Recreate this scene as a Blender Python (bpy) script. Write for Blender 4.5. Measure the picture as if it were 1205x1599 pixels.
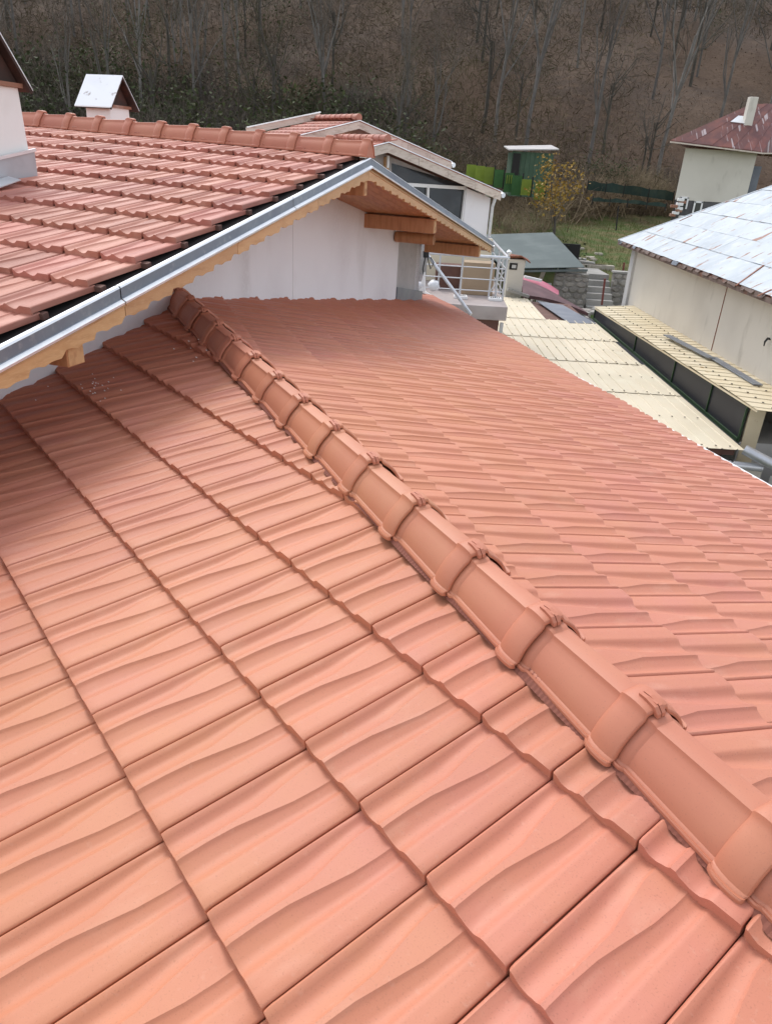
import bpy, bmesh, math, random
import numpy as np
from mathutils import Vector, Matrix
random.seed(7); RS = np.random.RandomState(11)
scn = bpy.context.scene
for o in list(bpy.data.objects): bpy.data.objects.remove(o)
COL = scn.collection
V3 = lambda *a: np.array(a, float)
rad = math.radians

# ------------------------------------------------------------------ camera
CZ = 7.0                                   # metres above the yard; coordinates below are relative to the camera height
F_PX, IMG_W, IMG_H = 1128.13, 1205.0, 1599.0
RT, UP, FW = V3(.998, .0273, .0563), V3(-.0626, .4352, .8982), V3(0, .8999, -.436)
camd = bpy.data.cameras.new('camera'); camo = bpy.data.objects.new('camera', camd); COL.objects.link(camo)
camo.matrix_world = Matrix(((RT[0], UP[0], -FW[0], 0), (RT[1], UP[1], -FW[1], 0), (RT[2], UP[2], -FW[2], CZ), (0, 0, 0, 1)))
camd.sensor_fit = 'VERTICAL'; camd.sensor_height = 36.0; camd.lens = 36.0 * F_PX / IMG_H
camd.clip_start = .05; camd.clip_end = 2000
scn.camera = camo

# ------------------------------------------------------------------ sky, sun, exposure
SUN_AZ, SUN_EL = rad(-25), rad(52)         # azimuth from +Y towards +X
w = bpy.data.worlds.new('World'); scn.world = w; w.use_nodes = True
nt = w.node_tree; nt.nodes.clear()
sky = nt.nodes.new('ShaderNodeTexSky'); sky.sky_type = 'NISHITA'; sky.sun_disc = False
sky.sun_elevation = SUN_EL; sky.sun_rotation = SUN_AZ; sky.air_density = 1.0; sky.dust_density = 1.2; sky.ozone_density = .6
hsv = nt.nodes.new('ShaderNodeHueSaturation'); hsv.inputs['Saturation'].default_value = .32   # thin even cloud
bg = nt.nodes.new('ShaderNodeBackground'); bg.inputs['Strength'].default_value = .15
out = nt.nodes.new('ShaderNodeOutputWorld')
nt.links.new(sky.outputs[0], hsv.inputs['Color']); nt.links.new(hsv.outputs[0], bg.inputs['Color']); nt.links.new(bg.outputs[0], out.inputs[0])
sl = bpy.data.lights.new('sun', 'SUN'); sl.energy = .8; sl.angle = rad(16); sl.color = (1, .955, .9)
so = bpy.data.objects.new('sun', sl); COL.objects.link(so)
sd = Vector((math.sin(SUN_AZ) * math.cos(SUN_EL), math.cos(SUN_AZ) * math.cos(SUN_EL), math.sin(SUN_EL)))
so.rotation_euler = sd.to_track_quat('Z', 'Y').to_euler(); so.location = (0, 0, 40)
scn.view_settings.view_transform = 'Standard'; scn.view_settings.look = 'None'
scn.view_settings.gamma = 1.0; scn.view_settings.exposure = 1.16; scn.view_settings.use_curve_mapping = False

# ------------------------------------------------------------------ sight lines (used to survey real positions)
def ray(px, py): return FW + (px - IMG_W / 2) / F_PX * RT - (py - IMG_H / 2) / F_PX * UP
def hit(px, py, O, N): D = ray(px, py); return D * (np.dot(O, N) / np.dot(D, N))
def at_y(px, py, y): D = ray(px, py); return D * (y / D[1])
def at_x(px, py, x): D = ray(px, py); return D * (x / D[0])
def at_z(px, py, z): D = ray(px, py); return D * (z / D[2])
def unit(v): v = np.array(v, float); return v / np.linalg.norm(v)
def view(P):
    P = np.array(P, float); z = P @ FW
    return IMG_W / 2 + F_PX * (P @ RT) / z, IMG_H / 2 - F_PX * (P @ UP) / z, z
Z = V3(0, 0, 1)

# ------------------------------------------------------------------ mesh helpers
WLOC = {}                                   # world location of each object (no rotations on parents)
def wl(o): return WLOC.get(o.name, V3(0, 0, 0)) if o else V3(0, 0, 0)
class MB:
    def __init__(s): s.v = []; s.f = []
    def add(s, vs, fs):
        k = len(s.v); s.v += [tuple(map(float, p)) for p in vs]; s.f += [tuple(i + k for i in f) for f in fs]; return s
    def box(s, c, size, ax=None):
        ax = ax if ax is not None else (V3(1, 0, 0), V3(0, 1, 0), V3(0, 0, 1)); c = np.array(c, float)
        vs = [c + ax[0] * size[0] / 2 * i + ax[1] * size[1] / 2 * j + ax[2] * size[2] / 2 * k for i in (-1, 1) for j in (-1, 1) for k in (-1, 1)]
        return s.add(vs, [(0, 1, 3, 2), (4, 6, 7, 5), (0, 4, 5, 1), (2, 3, 7, 6), (0, 2, 6, 4), (1, 5, 7, 3)])
    def beam(s, a, b, wdt, hgt, up=Z):
        a = np.array(a, float); b = np.array(b, float); y = unit(b - a); x = unit(np.cross(y, up)); z = np.cross(x, y)
        return s.box((a + b) / 2, (wdt, np.linalg.norm(b - a), hgt), (x, y, z))
    def prism(s, poly, vec):
        n = len(poly); poly = [np.array(p, float) for p in poly]; vec = np.array(vec, float)
        return s.add(poly + [p + vec for p in poly], [tuple(range(n)), tuple(range(2 * n - 1, n - 1, -1))] + [(i, i + n, (i + 1) % n + n, (i + 1) % n) for i in range(n)])
    def tube(s, path, rr, n=8, cap=True):
        path = [np.array(p, float) for p in path]; rr = rr if hasattr(rr, '__len__') else [rr] * len(path)
        vs = []; fs = []; ref = None
        for i, p in enumerate(path):
            d = unit(path[min(i + 1, len(path) - 1)] - path[max(i - 1, 0)])
            if ref is None: ref = V3(1, 0, 0) if abs(d[0]) < .8 else V3(0, 1, 0)
            x = unit(np.cross(d, ref)); y = np.cross(d, x); ref = -np.cross(d, x) if False else ref
            vs += [p + rr[i] * (math.cos(2 * math.pi * k / n) * x + math.sin(2 * math.pi * k / n) * y) for k in range(n)]
        for i in range(len(path) - 1):
            fs += [(i * n + k, i * n + (k + 1) % n, (i + 1) * n + (k + 1) % n, (i + 1) * n + k) for k in range(n)]
        if cap: fs += [tuple(range(n - 1, -1, -1)), tuple(range((len(path) - 1) * n, len(path) * n))]
        return s.add(vs, fs)
    def grid(s, rows):
        m = len(rows[0]); return s.add([p for r in rows for p in r], [(i * m + j, i * m + j + 1, (i + 1) * m + j + 1, (i + 1) * m + j) for i in range(len(rows) - 1) for j in range(m - 1)])
    def mesh(s, name, smooth=None, origin=None):
        me = bpy.data.meshes.new(name); o = np.zeros(3) if origin is None else origin
        me.from_pydata([tuple(np.array(p) - o) for p in s.v], [], s.f)
        if smooth is not None:
            for p in me.polygons: p.use_smooth = True
            me.set_sharp_from_angle(angle=rad(smooth))
        me.update(); return me
    def build(s, name, mat, parent=None, smooth=None, label=None, kind=None, bevel=None, fix=True):
        a = np.array(s.v); o = (a.min(0) + a.max(0)) / 2; o[2] = a[:, 2].min()
        me = s.mesh(name, smooth, o)
        if fix:
            bm = bmesh.new(); bm.from_mesh(me); bmesh.ops.recalc_face_normals(bm, faces=bm.faces); bm.to_mesh(me); bm.free()
        return link(name, me, mat, o, parent, label, kind, bevel)
def link(name, me, mat, o, parent=None, label=None, kind=None, bevel=None):
    ob = bpy.data.objects.new(name, me); COL.objects.link(ob)
    if mat is not None and not me.materials: me.materials.append(mat)
    ob.location = tuple(np.array(o) - wl(parent)); ob.parent = parent; WLOC[ob.name] = np.array(o, float)
    if label: ob['label'] = label
    if kind: ob['kind'] = kind
    if bevel:
        m = ob.modifiers.new('edge', 'BEVEL'); m.width = bevel; m.segments = 2; m.limit_method = 'ANGLE'; m.angle_limit = rad(40)
    return ob
def thing(name, label, cat, loc, group=None):
    e = bpy.data.objects.new(name, None); COL.objects.link(e); e.empty_display_size = .2
    e.location = tuple(loc); WLOC[e.name] = np.array(loc, float); e['label'] = label; e['category'] = cat; e['kind'] = 'thing'
    if group: e['group'] = group
    return e
def tag(o, label, cat, group=None):
    o['label'] = label; o['category'] = cat; o['kind'] = 'thing'
    if group: o['group'] = group
    return o
def copy_tree(o, loc, rz=0, sc=1, parent=None, label=None):
    c = o.copy(); COL.objects.link(c); c.parent = parent
    if parent is None: c.location = tuple(loc); c.rotation_euler = (0, 0, rz); c.scale = (sc, sc, sc)
    if label: c['label'] = label
    for ch in o.children: copy_tree(ch, None, parent=c)
    return c

# ------------------------------------------------------------------ materials
def mat(name, base, rough=.7, layers=(), bump=None, metallic=0, rnd=0, coat=None, spec=.4, coords='Object', trans=None):
    """base colour, then layers (scale, colour, low, high[, stretch, detail]) mixed over it by noise; bump = (scale, strength, distance)"""
    m = bpy.data.materials.new(name); m.use_nodes = True; t = m.node_tree; N = t.nodes; L = t.links
    b = N['Principled BSDF']; b.inputs['Roughness'].default_value = rough; b.inputs['Metallic'].default_value = metallic
    b.inputs['Specular IOR Level'].default_value = spec
    tc = N.new('ShaderNodeTexCoord'); src = tc.outputs['Object']
    if coords == 'World': g = N.new('ShaderNodeNewGeometry'); src = g.outputs['Position']
    info = N.new('ShaderNodeObjectInfo')
    off = N.new('ShaderNodeVectorMath'); off.operation = 'ADD'
    sc_ = N.new('ShaderNodeMath'); sc_.operation = 'MULTIPLY'; sc_.inputs[1].default_value = 37. if coords == 'Object' else 0.
    L.new(info.outputs['Random'], sc_.inputs[0]); L.new(src, off.inputs[0]); L.new(sc_.outputs[0], off.inputs[1]); P = off.outputs[0]
    rgb = N.new('ShaderNodeRGB'); rgb.outputs[0].default_value = (*base, 1); c = rgb.outputs[0]
    for ly in layers:
        s_, colr, lo, hi = ly[:4]; st = ly[4] if len(ly) > 4 else None; de = ly[5] if len(ly) > 5 else 4
        pp = P
        if st: mp = N.new('ShaderNodeMapping'); mp.inputs['Scale'].default_value = st; L.new(P, mp.inputs[0]); pp = mp.outputs[0]
        nz = N.new('ShaderNodeTexNoise'); nz.inputs['Scale'].default_value = s_; nz.inputs['Detail'].default_value = de; L.new(pp, nz.inputs['Vector'])
        mr = N.new('ShaderNodeMapRange'); mr.inputs[1].default_value = lo; mr.inputs[2].default_value = hi; mr.clamp = True; L.new(nz.outputs[0], mr.inputs[0])
        mx = N.new('ShaderNodeMix'); mx.data_type = 'RGBA'; L.new(mr.outputs[0], mx.inputs[0]); L.new(c, mx.inputs[6]); mx.inputs[7].default_value = (*colr, 1); c = mx.outputs[2]
    if rnd:
        at = N.new('ShaderNodeAttribute'); at.attribute_name = 'piece'
        ad = N.new('ShaderNodeMath'); ad.operation = 'ADD'; L.new(info.outputs['Random'], ad.inputs[0]); L.new(at.outputs['Fac'], ad.inputs[1])
        fr = N.new('ShaderNodeMath'); fr.operation = 'FRACT'; L.new(ad.outputs[0], fr.inputs[0])
        mr = N.new('ShaderNodeMapRange'); mr.inputs[3].default_value = 1 - rnd; mr.inputs[4].default_value = 1 + rnd; L.new(fr.outputs[0], mr.inputs[0])
        hs = N.new('ShaderNodeHueSaturation'); L.new(c, hs.inputs['Color']); L.new(mr.outputs[0], hs.inputs['Value']); c = hs.outputs[0]
        m2 = N.new('ShaderNodeMath'); m2.operation = 'MULTIPLY'; m2.inputs[1].default_value = 7.31; L.new(fr.outputs[0], m2.inputs[0])
        f2 = N.new('ShaderNodeMath'); f2.operation = 'FRACT'; L.new(m2.outputs[0], f2.inputs[0])
        mh = N.new('ShaderNodeMapRange'); mh.inputs[3].default_value = .5 - rnd * .035; mh.inputs[4].default_value = .5 + rnd * .04; L.new(f2.outputs[0], mh.inputs[0]); L.new(mh.outputs[0], hs.inputs['Hue'])
    L.new(c, b.inputs['Base Color'])
    if bump:
        nz = N.new('ShaderNodeTexNoise'); nz.inputs['Scale'].default_value = bump[0]; nz.inputs['Detail'].default_value = 5; L.new(P, nz.inputs['Vector'])
        bp = N.new('ShaderNodeBump'); bp.inputs['Strength'].default_value = bump[1]; bp.inputs['Distance'].default_value = bump[2]; L.new(nz.outputs[0], bp.inputs['Height']); L.new(bp.outputs[0], b.inputs['Normal'])
    m['col'] = 1
    return m
M = {}
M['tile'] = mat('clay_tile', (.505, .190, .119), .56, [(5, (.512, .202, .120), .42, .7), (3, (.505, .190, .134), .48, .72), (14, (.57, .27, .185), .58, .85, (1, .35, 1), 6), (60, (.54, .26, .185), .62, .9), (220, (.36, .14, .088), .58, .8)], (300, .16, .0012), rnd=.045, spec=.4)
M['tile_up'] = mat('weathered_clay_tile', (.42, .158, .112), .6, [(5, (.30, .10, .07), .48, .75, (1.4, .22, 1)), (9, (.52, .25, .19), .52, .8, (1.2, .25, 1))], (90, .15, .002), rnd=.12, spec=.45)
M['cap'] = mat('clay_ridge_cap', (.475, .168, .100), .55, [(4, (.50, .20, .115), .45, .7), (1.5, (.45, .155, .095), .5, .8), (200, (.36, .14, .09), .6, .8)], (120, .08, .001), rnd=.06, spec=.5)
M['clip'] = mat('clay_clip', (.46, .165, .10), .6)
M['vent'] = mat('pleated_vent_strip', (.22, .075, .05), .8)
M['lead'] = mat('dull_lead_sheet', (.42, .42, .44), .5, [(5, (.34, .33, .35), .45, .75)], (20, .15, .003))
M['deck'] = mat('dark_underlay', (.03, .022, .02), .9)
M['pine'] = mat('varnished_pine', (.56, .335, .165), .5, [(5, (.44, .235, .105), .48, .75, (1, 1, 6)), (30, (.62, .41, .23), .5, .8, (1, 1, 8))], (40, .15, .002), rnd=.1)
M['pine_dark'] = mat('stained_soffit_pine', (.47, .235, .11), .55, [(4, (.34, .15, .065), .45, .75, (6, 1, 1))], (40, .15, .002), rnd=.12)
M['grain'] = mat('cut_timber_end', (.52, .31, .15), .7, [(14, (.36, .18, .08), .5, .65)])
M['galv'] = mat('galvanised_sheet', (.23, .26, .30), .36, [(3, (.18, .20, .25), .4, .7), (25, (.30, .32, .35), .55, .75)], (30, .1, .002), metallic=.45, rnd=.06)
M['galv_light'] = mat('bright_folded_sheet', (.75, .77, .79), .3, [(8, (.62, .64, .67), .5, .8)], metallic=.55)
M['plaster'] = mat('white_render', (.80, .78, .80), .85, [(.7, (.70, .67, .69), .48, .72), (1.4, (.60, .57, .57), .58, .78, (1, 1, .35), 7), (30, (.78, .77, .78), .5, .8)], (60, .08, .002))
M['cement'] = mat('grey_cement_render', (.43, .41, .40), .9, [(1.5, (.52, .49, .48), .45, .7), (8, (.34, .32, .31), .55, .8)], (50, .2, .003))
M['chim'] = mat('white_chimney_plaster', (.80, .78, .76), .85, [(2, (.70, .66, .62), .55, .8), (8, (.62, .58, .53), .66, .85)], (50, .12, .003))
M['rust_dark'] = mat('dark_hood_sheet', (.05, .03, .025), .8, [(6, (.12, .05, .035), .5, .8)])  # near-black tone imitates the shade inside the chimney hoods
M['eave'] = mat('weathered_eave', (.13, .09, .075), .8, [(6, (.20, .15, .13), .5, .75), (3, (.16, .07, .045), .55, .75)])
M['rust'] = mat('rusty_edge', (.20, .07, .04), .8, [(12, (.30, .13, .07), .5, .8)])
M['whitemetal'] = mat('zinc_hood', (.80, .81, .83), .32, [(9, (.42, .38, .36), .64, .72), (3, (.72, .73, .76), .5, .8)], metallic=.35)
M['cream_wood'] = mat('weathered_cream_boards', (.60, .51, .44), .75, [(5, (.40, .30, .24), .5, .75, (1, 1, 4)), (20, (.66, .58, .52), .55, .8)], (40, .2, .003), rnd=.1)
M['white_paint'] = mat('white_paint', (.80, .79, .78), .5, [(6, (.70, .68, .66), .55, .85)])
M['glass'] = mat('dark_glass', (.035, .038, .04), .12, [(1.5, (.07, .07, .07), .5, .8)], spec=.6)
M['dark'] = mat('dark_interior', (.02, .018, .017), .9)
M['stucco'] = mat('cream_roughcast', (.61, .57, .505), .9, [(.5, (.53, .49, .43), .45, .7), (2.2, (.37, .34, .29), .60, .82, (1, 1, .35)), (40, (.58, .545, .475), .5, .8)], (70, .35, .006))
M['greywall'] = mat('pale_grey_render', (.50, .49, .48), .9, [(1.5, (.42, .41, .40), .5, .75)], (60, .2, .003))
M['zincroof'] = mat('painted_sheet_roof', (.43, .475, .51), .5, [(.6, (.34, .385, .425), .42, .66), (4, (.48, .51, .53), .5, .75), (1.5, (.24, .115, .075), .625, .655, (.8, 2.2, 1), 6), (5, (.33, .23, .18), .645, .70, (.6, 2.0, 1), 6)], (12, .15, .004), metallic=.0, rnd=.03)
M['redroof'] = mat('maroon_sheet_roof', (.125, .05, .046), .6, [(1.6, (.20, .07, .055), .45, .7), (1.5, (.40, .33, .33), .60, .66, (3.4, .16, .16))], (10, .2, .006), rnd=.08)
M['yellow'] = mat('cream_ribbed_sheet', (.66, .58, .435), .5, [(.7, (.58, .51, .375), .45, .75), (3, (.33, .29, .24), .70, .76), (2, (.66, .60, .46), .5, .75)], (8, .08, .003), rnd=.04)
M['yellow2'] = mat('yellow_canopy_sheet', (.66, .565, .39), .5, [(1.2, (.70, .62, .46), .45, .75), (5, (.36, .22, .09), .68, .78)], (8, .08, .003), rnd=.05)
M['gutterdark'] = mat('dark_gutter_lining', (.022, .024, .032), .6, [(1.5, (.035, .038, .048), .45, .75)])
M['bluegrey'] = mat('blue_grey_sheet', (.15, .165, .20), .5, [(1.5, (.21, .225, .26), .45, .75)], (15, .1, .003))
M['screw'] = mat('screw_head', (.09, .08, .07), .6)
M['greenframe'] = mat('dark_green_paint', (.016, .045, .016), .5, [(6, (.026, .065, .022), .5, .8)])
M['smoke'] = mat('smoky_panel', (.020, .021, .027), .45, [(1.2, (.030, .031, .038), .5, .8)], spec=.25)
M['roofing'] = mat('grey_green_felt', (.105, .128, .125), .85, [(.9, (.14, .165, .16), .45, .7), (14, (.11, .13, .125), .55, .8)], (60, .2, .003), rnd=.05)
M['maroon'] = mat('maroon_sheet', (.10, .045, .05), .6, [(2, (.15, .075, .08), .45, .75)], (14, .3, .01))
M['pink'] = mat('pink_tarpaulin', (.52, .16, .22), .6, [(2, (.60, .25, .30), .45, .75)], (5, .2, .02))
M['stone'] = mat('rubble_stone', (.30, .275, .245), .9, [(4, (.20, .185, .165), .45, .7), (11, (.40, .37, .33), .55, .8)], (14, .6, .02), rnd=.22)
M['mortar'] = mat('mortar', (.27, .255, .235), .95, [(6, (.20, .19, .17), .45, .75)], (20, .5, .01))
M['concrete'] = mat('concrete', (.34, .325, .30), .9, [(1.5, (.26, .25, .23), .45, .7), (14, (.40, .385, .36), .55, .8)], (40, .3, .004))
M['balc'] = mat('pinkish_screed', (.42, .36, .34), .85, [(2, (.34, .29, .275), .45, .7), (1.2, (.50, .45, .43), .55, .75)], (40, .2, .003))
M['brownwall'] = mat('brown_painted_wall', (.13, .065, .05), .8, [(3, (.18, .09, .07), .45, .75)])
M['steel'] = mat('pale_steel_tube', (.62, .63, .66), .35, [(6, (.50, .51, .53), .5, .8)], metallic=.6)
M['carton'] = mat('brown_carton', (.36, .265, .175), .8, [(2, (.30, .215, .14), .45, .75)])
M['black'] = mat('black_rubber', (.015, .015, .016), .6)
M['bag'] = mat('white_bag', (.72, .72, .74), .5, [(5, (.6, .6, .63), .5, .75)], (7, .5, .02))
M['redpost'] = mat('rusty_red_post', (.18, .05, .04), .7)
M['greenshed'] = mat('faded_green_boards', (.052, .092, .058), .85, [(2, (.085, .125, .085), .45, .75), (9, (.04, .07, .045), .55, .8)], (20, .2, .004), rnd=.12)
M['limepanel'] = mat('lime_green_panel', (.15, .20, .024), .8, [(3, (.11, .155, .02), .45, .75)], rnd=.14)
M['greenpanel'] = mat('green_panel', (.035, .105, .028), .8, [(3, (.026, .08, .022), .45, .75)], rnd=.14)
M['net'] = mat('dark_green_net', (.022, .040, .033), .9, [(2, (.045, .06, .042), .45, .75)])
M['bark'] = mat('grey_bark', (.135, .122, .11), .95, [(5, (.19, .175, .16), .5, .75, (1, 1, .3)), (2, (.095, .085, .075), .5, .75)], (12, .6, .03), rnd=.2)
M['bark_dark'] = mat('dark_bark', (.062, .054, .044), .95, [(5, (.09, .08, .064), .5, .75, (1, 1, .3))], (12, .6, .03), rnd=.2)
M['twig'] = mat('twig_bark', (.095, .078, .064), .95, [(.5, (.13, .105, .082), .45, .7)], rnd=.25)
M['twig_olive'] = mat('olive_twigs', (.070, .062, .036), .95, [(.4, (.05, .043, .030), .45, .7), (1.5, (.105, .085, .045), .55, .8)], rnd=.25)
M['scrub'] = mat('scrub_twigs', (.080, .059, .036), .95, [(.12, (.088, .070, .031), .45, .62), (.2, (.066, .048, .034), .5, .65), (2, (.10, .078, .05), .6, .8)], coords='World')
M['scrub2'] = mat('brown_brushwood', (.095, .060, .037), .95, [(.2, (.078, .051, .033), .45, .65), (2, (.11, .075, .048), .6, .8)], coords='World')
M['twig_tan'] = mat('dry_tan_stems', (.25, .19, .12), .95, [(.6, (.14, .10, .065), .45, .7)], rnd=.2)
M['leaf_yellow'] = mat('yellow_leaf', (.30, .165, .022), .7, [(3, (.22, .17, .04), .45, .7), (7, (.42, .27, .05), .55, .75)], rnd=.1)
M['leaf_green'] = mat('green_leaf', (.040, .052, .017), .85, [(2, (.065, .068, .022), .45, .7)], rnd=.2)
M['litter'] = mat('fallen_leaf', (.10, .058, .031), .9, [(.15, (.09, .052, .029), .4, .65), (3, (.15, .098, .058), .62, .8)], coords='World')
M['grass'] = mat('garden_grass', (.088, .135, .024), .9, [(.35, (.15, .11, .045), .48, .62), (3, (.06, .10, .018), .5, .75)], coords='World')
M['pale'] = mat('pale_stone_slab', (.45, .40, .33), .9, [(5, (.34, .30, .25), .45, .75)], (20, .3, .01), rnd=.12)
M['plinth'] = mat('dark_plinth_render', (.085, .08, .085), .9, [(3, (.12, .115, .115), .45, .75)], (40, .2, .004))
M['redbrown'] = mat('red_brown_blocks', (.30, .15, .10), .9, [(4, (.45, .36, .31), .5, .7)])

# shade of the gable painted into tile colour: dark near wall, warm penumbra beyond
def gable_shade(m, cdir, c0):
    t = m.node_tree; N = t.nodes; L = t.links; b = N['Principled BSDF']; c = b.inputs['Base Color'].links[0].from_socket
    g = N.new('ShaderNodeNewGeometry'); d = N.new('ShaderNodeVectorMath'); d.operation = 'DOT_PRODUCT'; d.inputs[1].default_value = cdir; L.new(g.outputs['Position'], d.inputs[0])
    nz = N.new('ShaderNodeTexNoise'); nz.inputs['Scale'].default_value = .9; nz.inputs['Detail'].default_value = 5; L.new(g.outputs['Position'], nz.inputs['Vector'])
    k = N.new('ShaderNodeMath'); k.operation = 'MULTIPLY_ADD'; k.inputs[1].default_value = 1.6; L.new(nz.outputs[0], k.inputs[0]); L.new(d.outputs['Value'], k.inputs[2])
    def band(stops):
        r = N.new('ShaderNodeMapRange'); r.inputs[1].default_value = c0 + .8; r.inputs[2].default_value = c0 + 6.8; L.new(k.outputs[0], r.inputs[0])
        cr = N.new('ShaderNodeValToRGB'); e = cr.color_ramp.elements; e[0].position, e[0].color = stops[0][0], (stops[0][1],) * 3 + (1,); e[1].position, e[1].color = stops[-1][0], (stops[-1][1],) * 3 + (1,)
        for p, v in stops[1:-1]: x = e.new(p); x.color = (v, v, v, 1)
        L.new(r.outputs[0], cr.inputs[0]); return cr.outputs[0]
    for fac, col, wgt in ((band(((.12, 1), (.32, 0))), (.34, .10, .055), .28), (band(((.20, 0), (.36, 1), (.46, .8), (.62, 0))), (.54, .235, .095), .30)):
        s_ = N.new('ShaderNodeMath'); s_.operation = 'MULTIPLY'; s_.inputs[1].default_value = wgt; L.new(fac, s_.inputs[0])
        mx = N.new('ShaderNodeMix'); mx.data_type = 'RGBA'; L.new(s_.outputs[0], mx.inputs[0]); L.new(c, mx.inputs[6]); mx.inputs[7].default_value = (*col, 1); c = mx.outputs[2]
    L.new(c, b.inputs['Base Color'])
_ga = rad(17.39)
for _m in (M['tile'], M['cap']): gable_shade(_m, (math.cos(_ga), -math.sin(_ga), 0), -3.5)

# ------------------------------------------------------------------ ground and hillside (one sheet)
def sm(t, a, b): t = np.clip((t - a) / (b - a), 0, 1); return t * t * (3 - 2 * t)
def gz(x, y):
    y = np.asarray(y, float); x = np.asarray(x, float)
    z = -7 + 1.5 * sm(y, 29, 33) + 1.2 * sm(y, 34, 37.5) + 1.4 * sm(y, 38, 50) + 1.5 * sm(y, 50, 60)
    yb = 62 - 6 * sm(-x, 5, 45)                       # the foot of the hill comes nearer on the left
    up = np.maximum(y - yb, 0); slope = .47 - .04 * sm(x, 10, 60)
    crest = 62 - 21 * sm(x, -5, 42)
    z = z + crest * np.tanh(slope * up / crest)
    z = z + (.5 * np.sin(x * .21 + y * .13) + .35 * np.sin(x * .47 - y * .31)) * sm(y, 60, 75)
    return z
def gmat():
    m = mat('ground', (.072, .041, .022), .95, [(.10, (.054, .032, .019), .42, .6), (.9, (.090, .054, .031), .5, .72), (6, (.11, .07, .042), .60, .75)], (3, .6, .08), coords='World')
    t = m.node_tree; N = t.nodes; L = t.links; b = N['Principled BSDF']; c = b.inputs['Base Color'].links[0].from_socket
    g = N.new('ShaderNodeNewGeometry'); sp = N.new('ShaderNodeSeparateXYZ'); L.new(g.outputs['Position'], sp.inputs[0])
    nz = N.new('ShaderNodeTexNoise'); nz.inputs['Scale'].default_value = .35; nz.inputs['Detail'].default_value = 4; L.new(g.outputs['Position'], nz.inputs['Vector'])
    k = N.new('ShaderNodeMath'); k.operation = 'MULTIPLY_ADD'; k.inputs[1].default_value = 26; L.new(nz.outputs[0], k.inputs[0]); L.new(sp.outputs['Y'], k.inputs[2])
    mr = N.new('ShaderNodeMapRange'); mr.inputs[1].default_value = 62; mr.inputs[2].default_value = 74; mr.inputs[3].default_value = 1; mr.inputs[4].default_value = 0; L.new(k.outputs[0], mr.inputs[0])
    gr = N.new('ShaderNodeTexNoise'); gr.inputs['Scale'].default_value = 1.2; gr.inputs['Detail'].default_value = 6; L.new(g.outputs['Position'], gr.inputs['Vector'])
    cr = N.new('ShaderNodeValToRGB'); cr.color_ramp.elements[0].position = .35; cr.color_ramp.elements[0].color = (.055, .095, .016, 1)
    cr.color_ramp.elements[1].position = .68; cr.color_ramp.elements[1].color = (.15, .115, .05, 1); L.new(gr.outputs[0], cr.inputs[0])
    mx = N.new('ShaderNodeMix'); mx.data_type = 'RGBA'; L.new(mr.outputs[0], mx.inputs[0]); L.new(c, mx.inputs[6]); L.new(cr.outputs[0], mx.inputs[7]); L.new(mx.outputs[2], b.inputs['Base Color'])
    return m
xs = np.r_[np.linspace(-420, -70, 15), np.linspace(-65, 75, 90), np.linspace(82, 420, 15)]
ys = np.r_[np.linspace(-420, -20, 9), np.linspace(-10, 140, 120), np.linspace(146, 700, 24)]
mb = MB(); mb.grid([[V3(x, y, gz(x, y)) for x in xs] for y in ys])
mb.build('ground', gmat(), smooth=60, kind='structure')

# ------------------------------------------------------------------ interlocking clay tile
TW, TL_ = .25, .4132
def tile_rows(hi):
    """rows of (x, y, z) in tile space: x across 0..TW, y up the slope from the butt, z off the plane of the butt tops"""
    ts = [0, .0, .012, .03, .08, .15, .22, .30, .37, TL_, TL_ + .05] if hi else [0, .0, .015, .10, .22, TL_ + .02]
    rows = []
    for k, y in enumerate(ts):
        t = 1 - y / TL_; q = float(sm(np.array(t), .12, .78)); cA = .225 + .115 * float(sm(np.array(t), .1, .5)); cB = .525 - .135 * q
        dA = .0165 * (.50 + .50 * float(sm(np.array(t), .0, .55))); dB = .0175 * (.50 + .50 * float(sm(np.array(t), .0, .65))); sB = .735
        drop = [-.011, -.0025, 0][k] if k < 3 else 0
        base = -(1 - t) * .034
        if hi:
            ss = [0, .006, .016, .030] + [.035 + (cA - .035) * u for u in (.08, .18, .30, .45, .60, .74, .86, .93, 1)] + [cA + .012, .5 * (cA + cB), cB - .012] + [cB + (sB - cB) * u for u in (0, .07, .14, .26, .40, .55, .70, .82, .92)] + [sB, .76, .87, .970, .984, .989]
        else: ss = [0, .016] + [.035 + (cA - .035) * u for u in (0, .3, .65, .93)] + [cA + .01, cB - .01] + [cB + (sB - cB) * u for u in (.07, .4, .75)] + [sB, .972, .987]
        r = []
        bowl = lambda u: float(sm(np.array(u), 0, .42)); step = lambda u: .48 * float(sm(np.array(u), 0, .12)) + .52 * float(sm(np.array(u), .12, .55))
        for s_ in ss:
            z = 0
            if s_ < .03: z -= .008 * (1 - s_ / .03) ** 2
            if s_ > .970: z -= .005 * min(1, (s_ - .970) / .019) ** 2
            if .035 < s_ < cA: u = (s_ - .035) / (cA - .035); z -= dA * min(1, 1.12 * bowl(u) * step(1 - u))
            if cB < s_ < sB: u = (s_ - cB) / (sB - cB); z -= dB * min(1, 1.12 * bowl(1 - u) * step(u))
            yy = y + (.012 * max(0, 1 - s_ / .03) ** 2 if k < 3 else 0)
            r.append((s_ * TW, yy, base + z + drop - (.026 + .4 * z if k == 0 else 0)))
        rows.append(r)
    return rows
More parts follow.
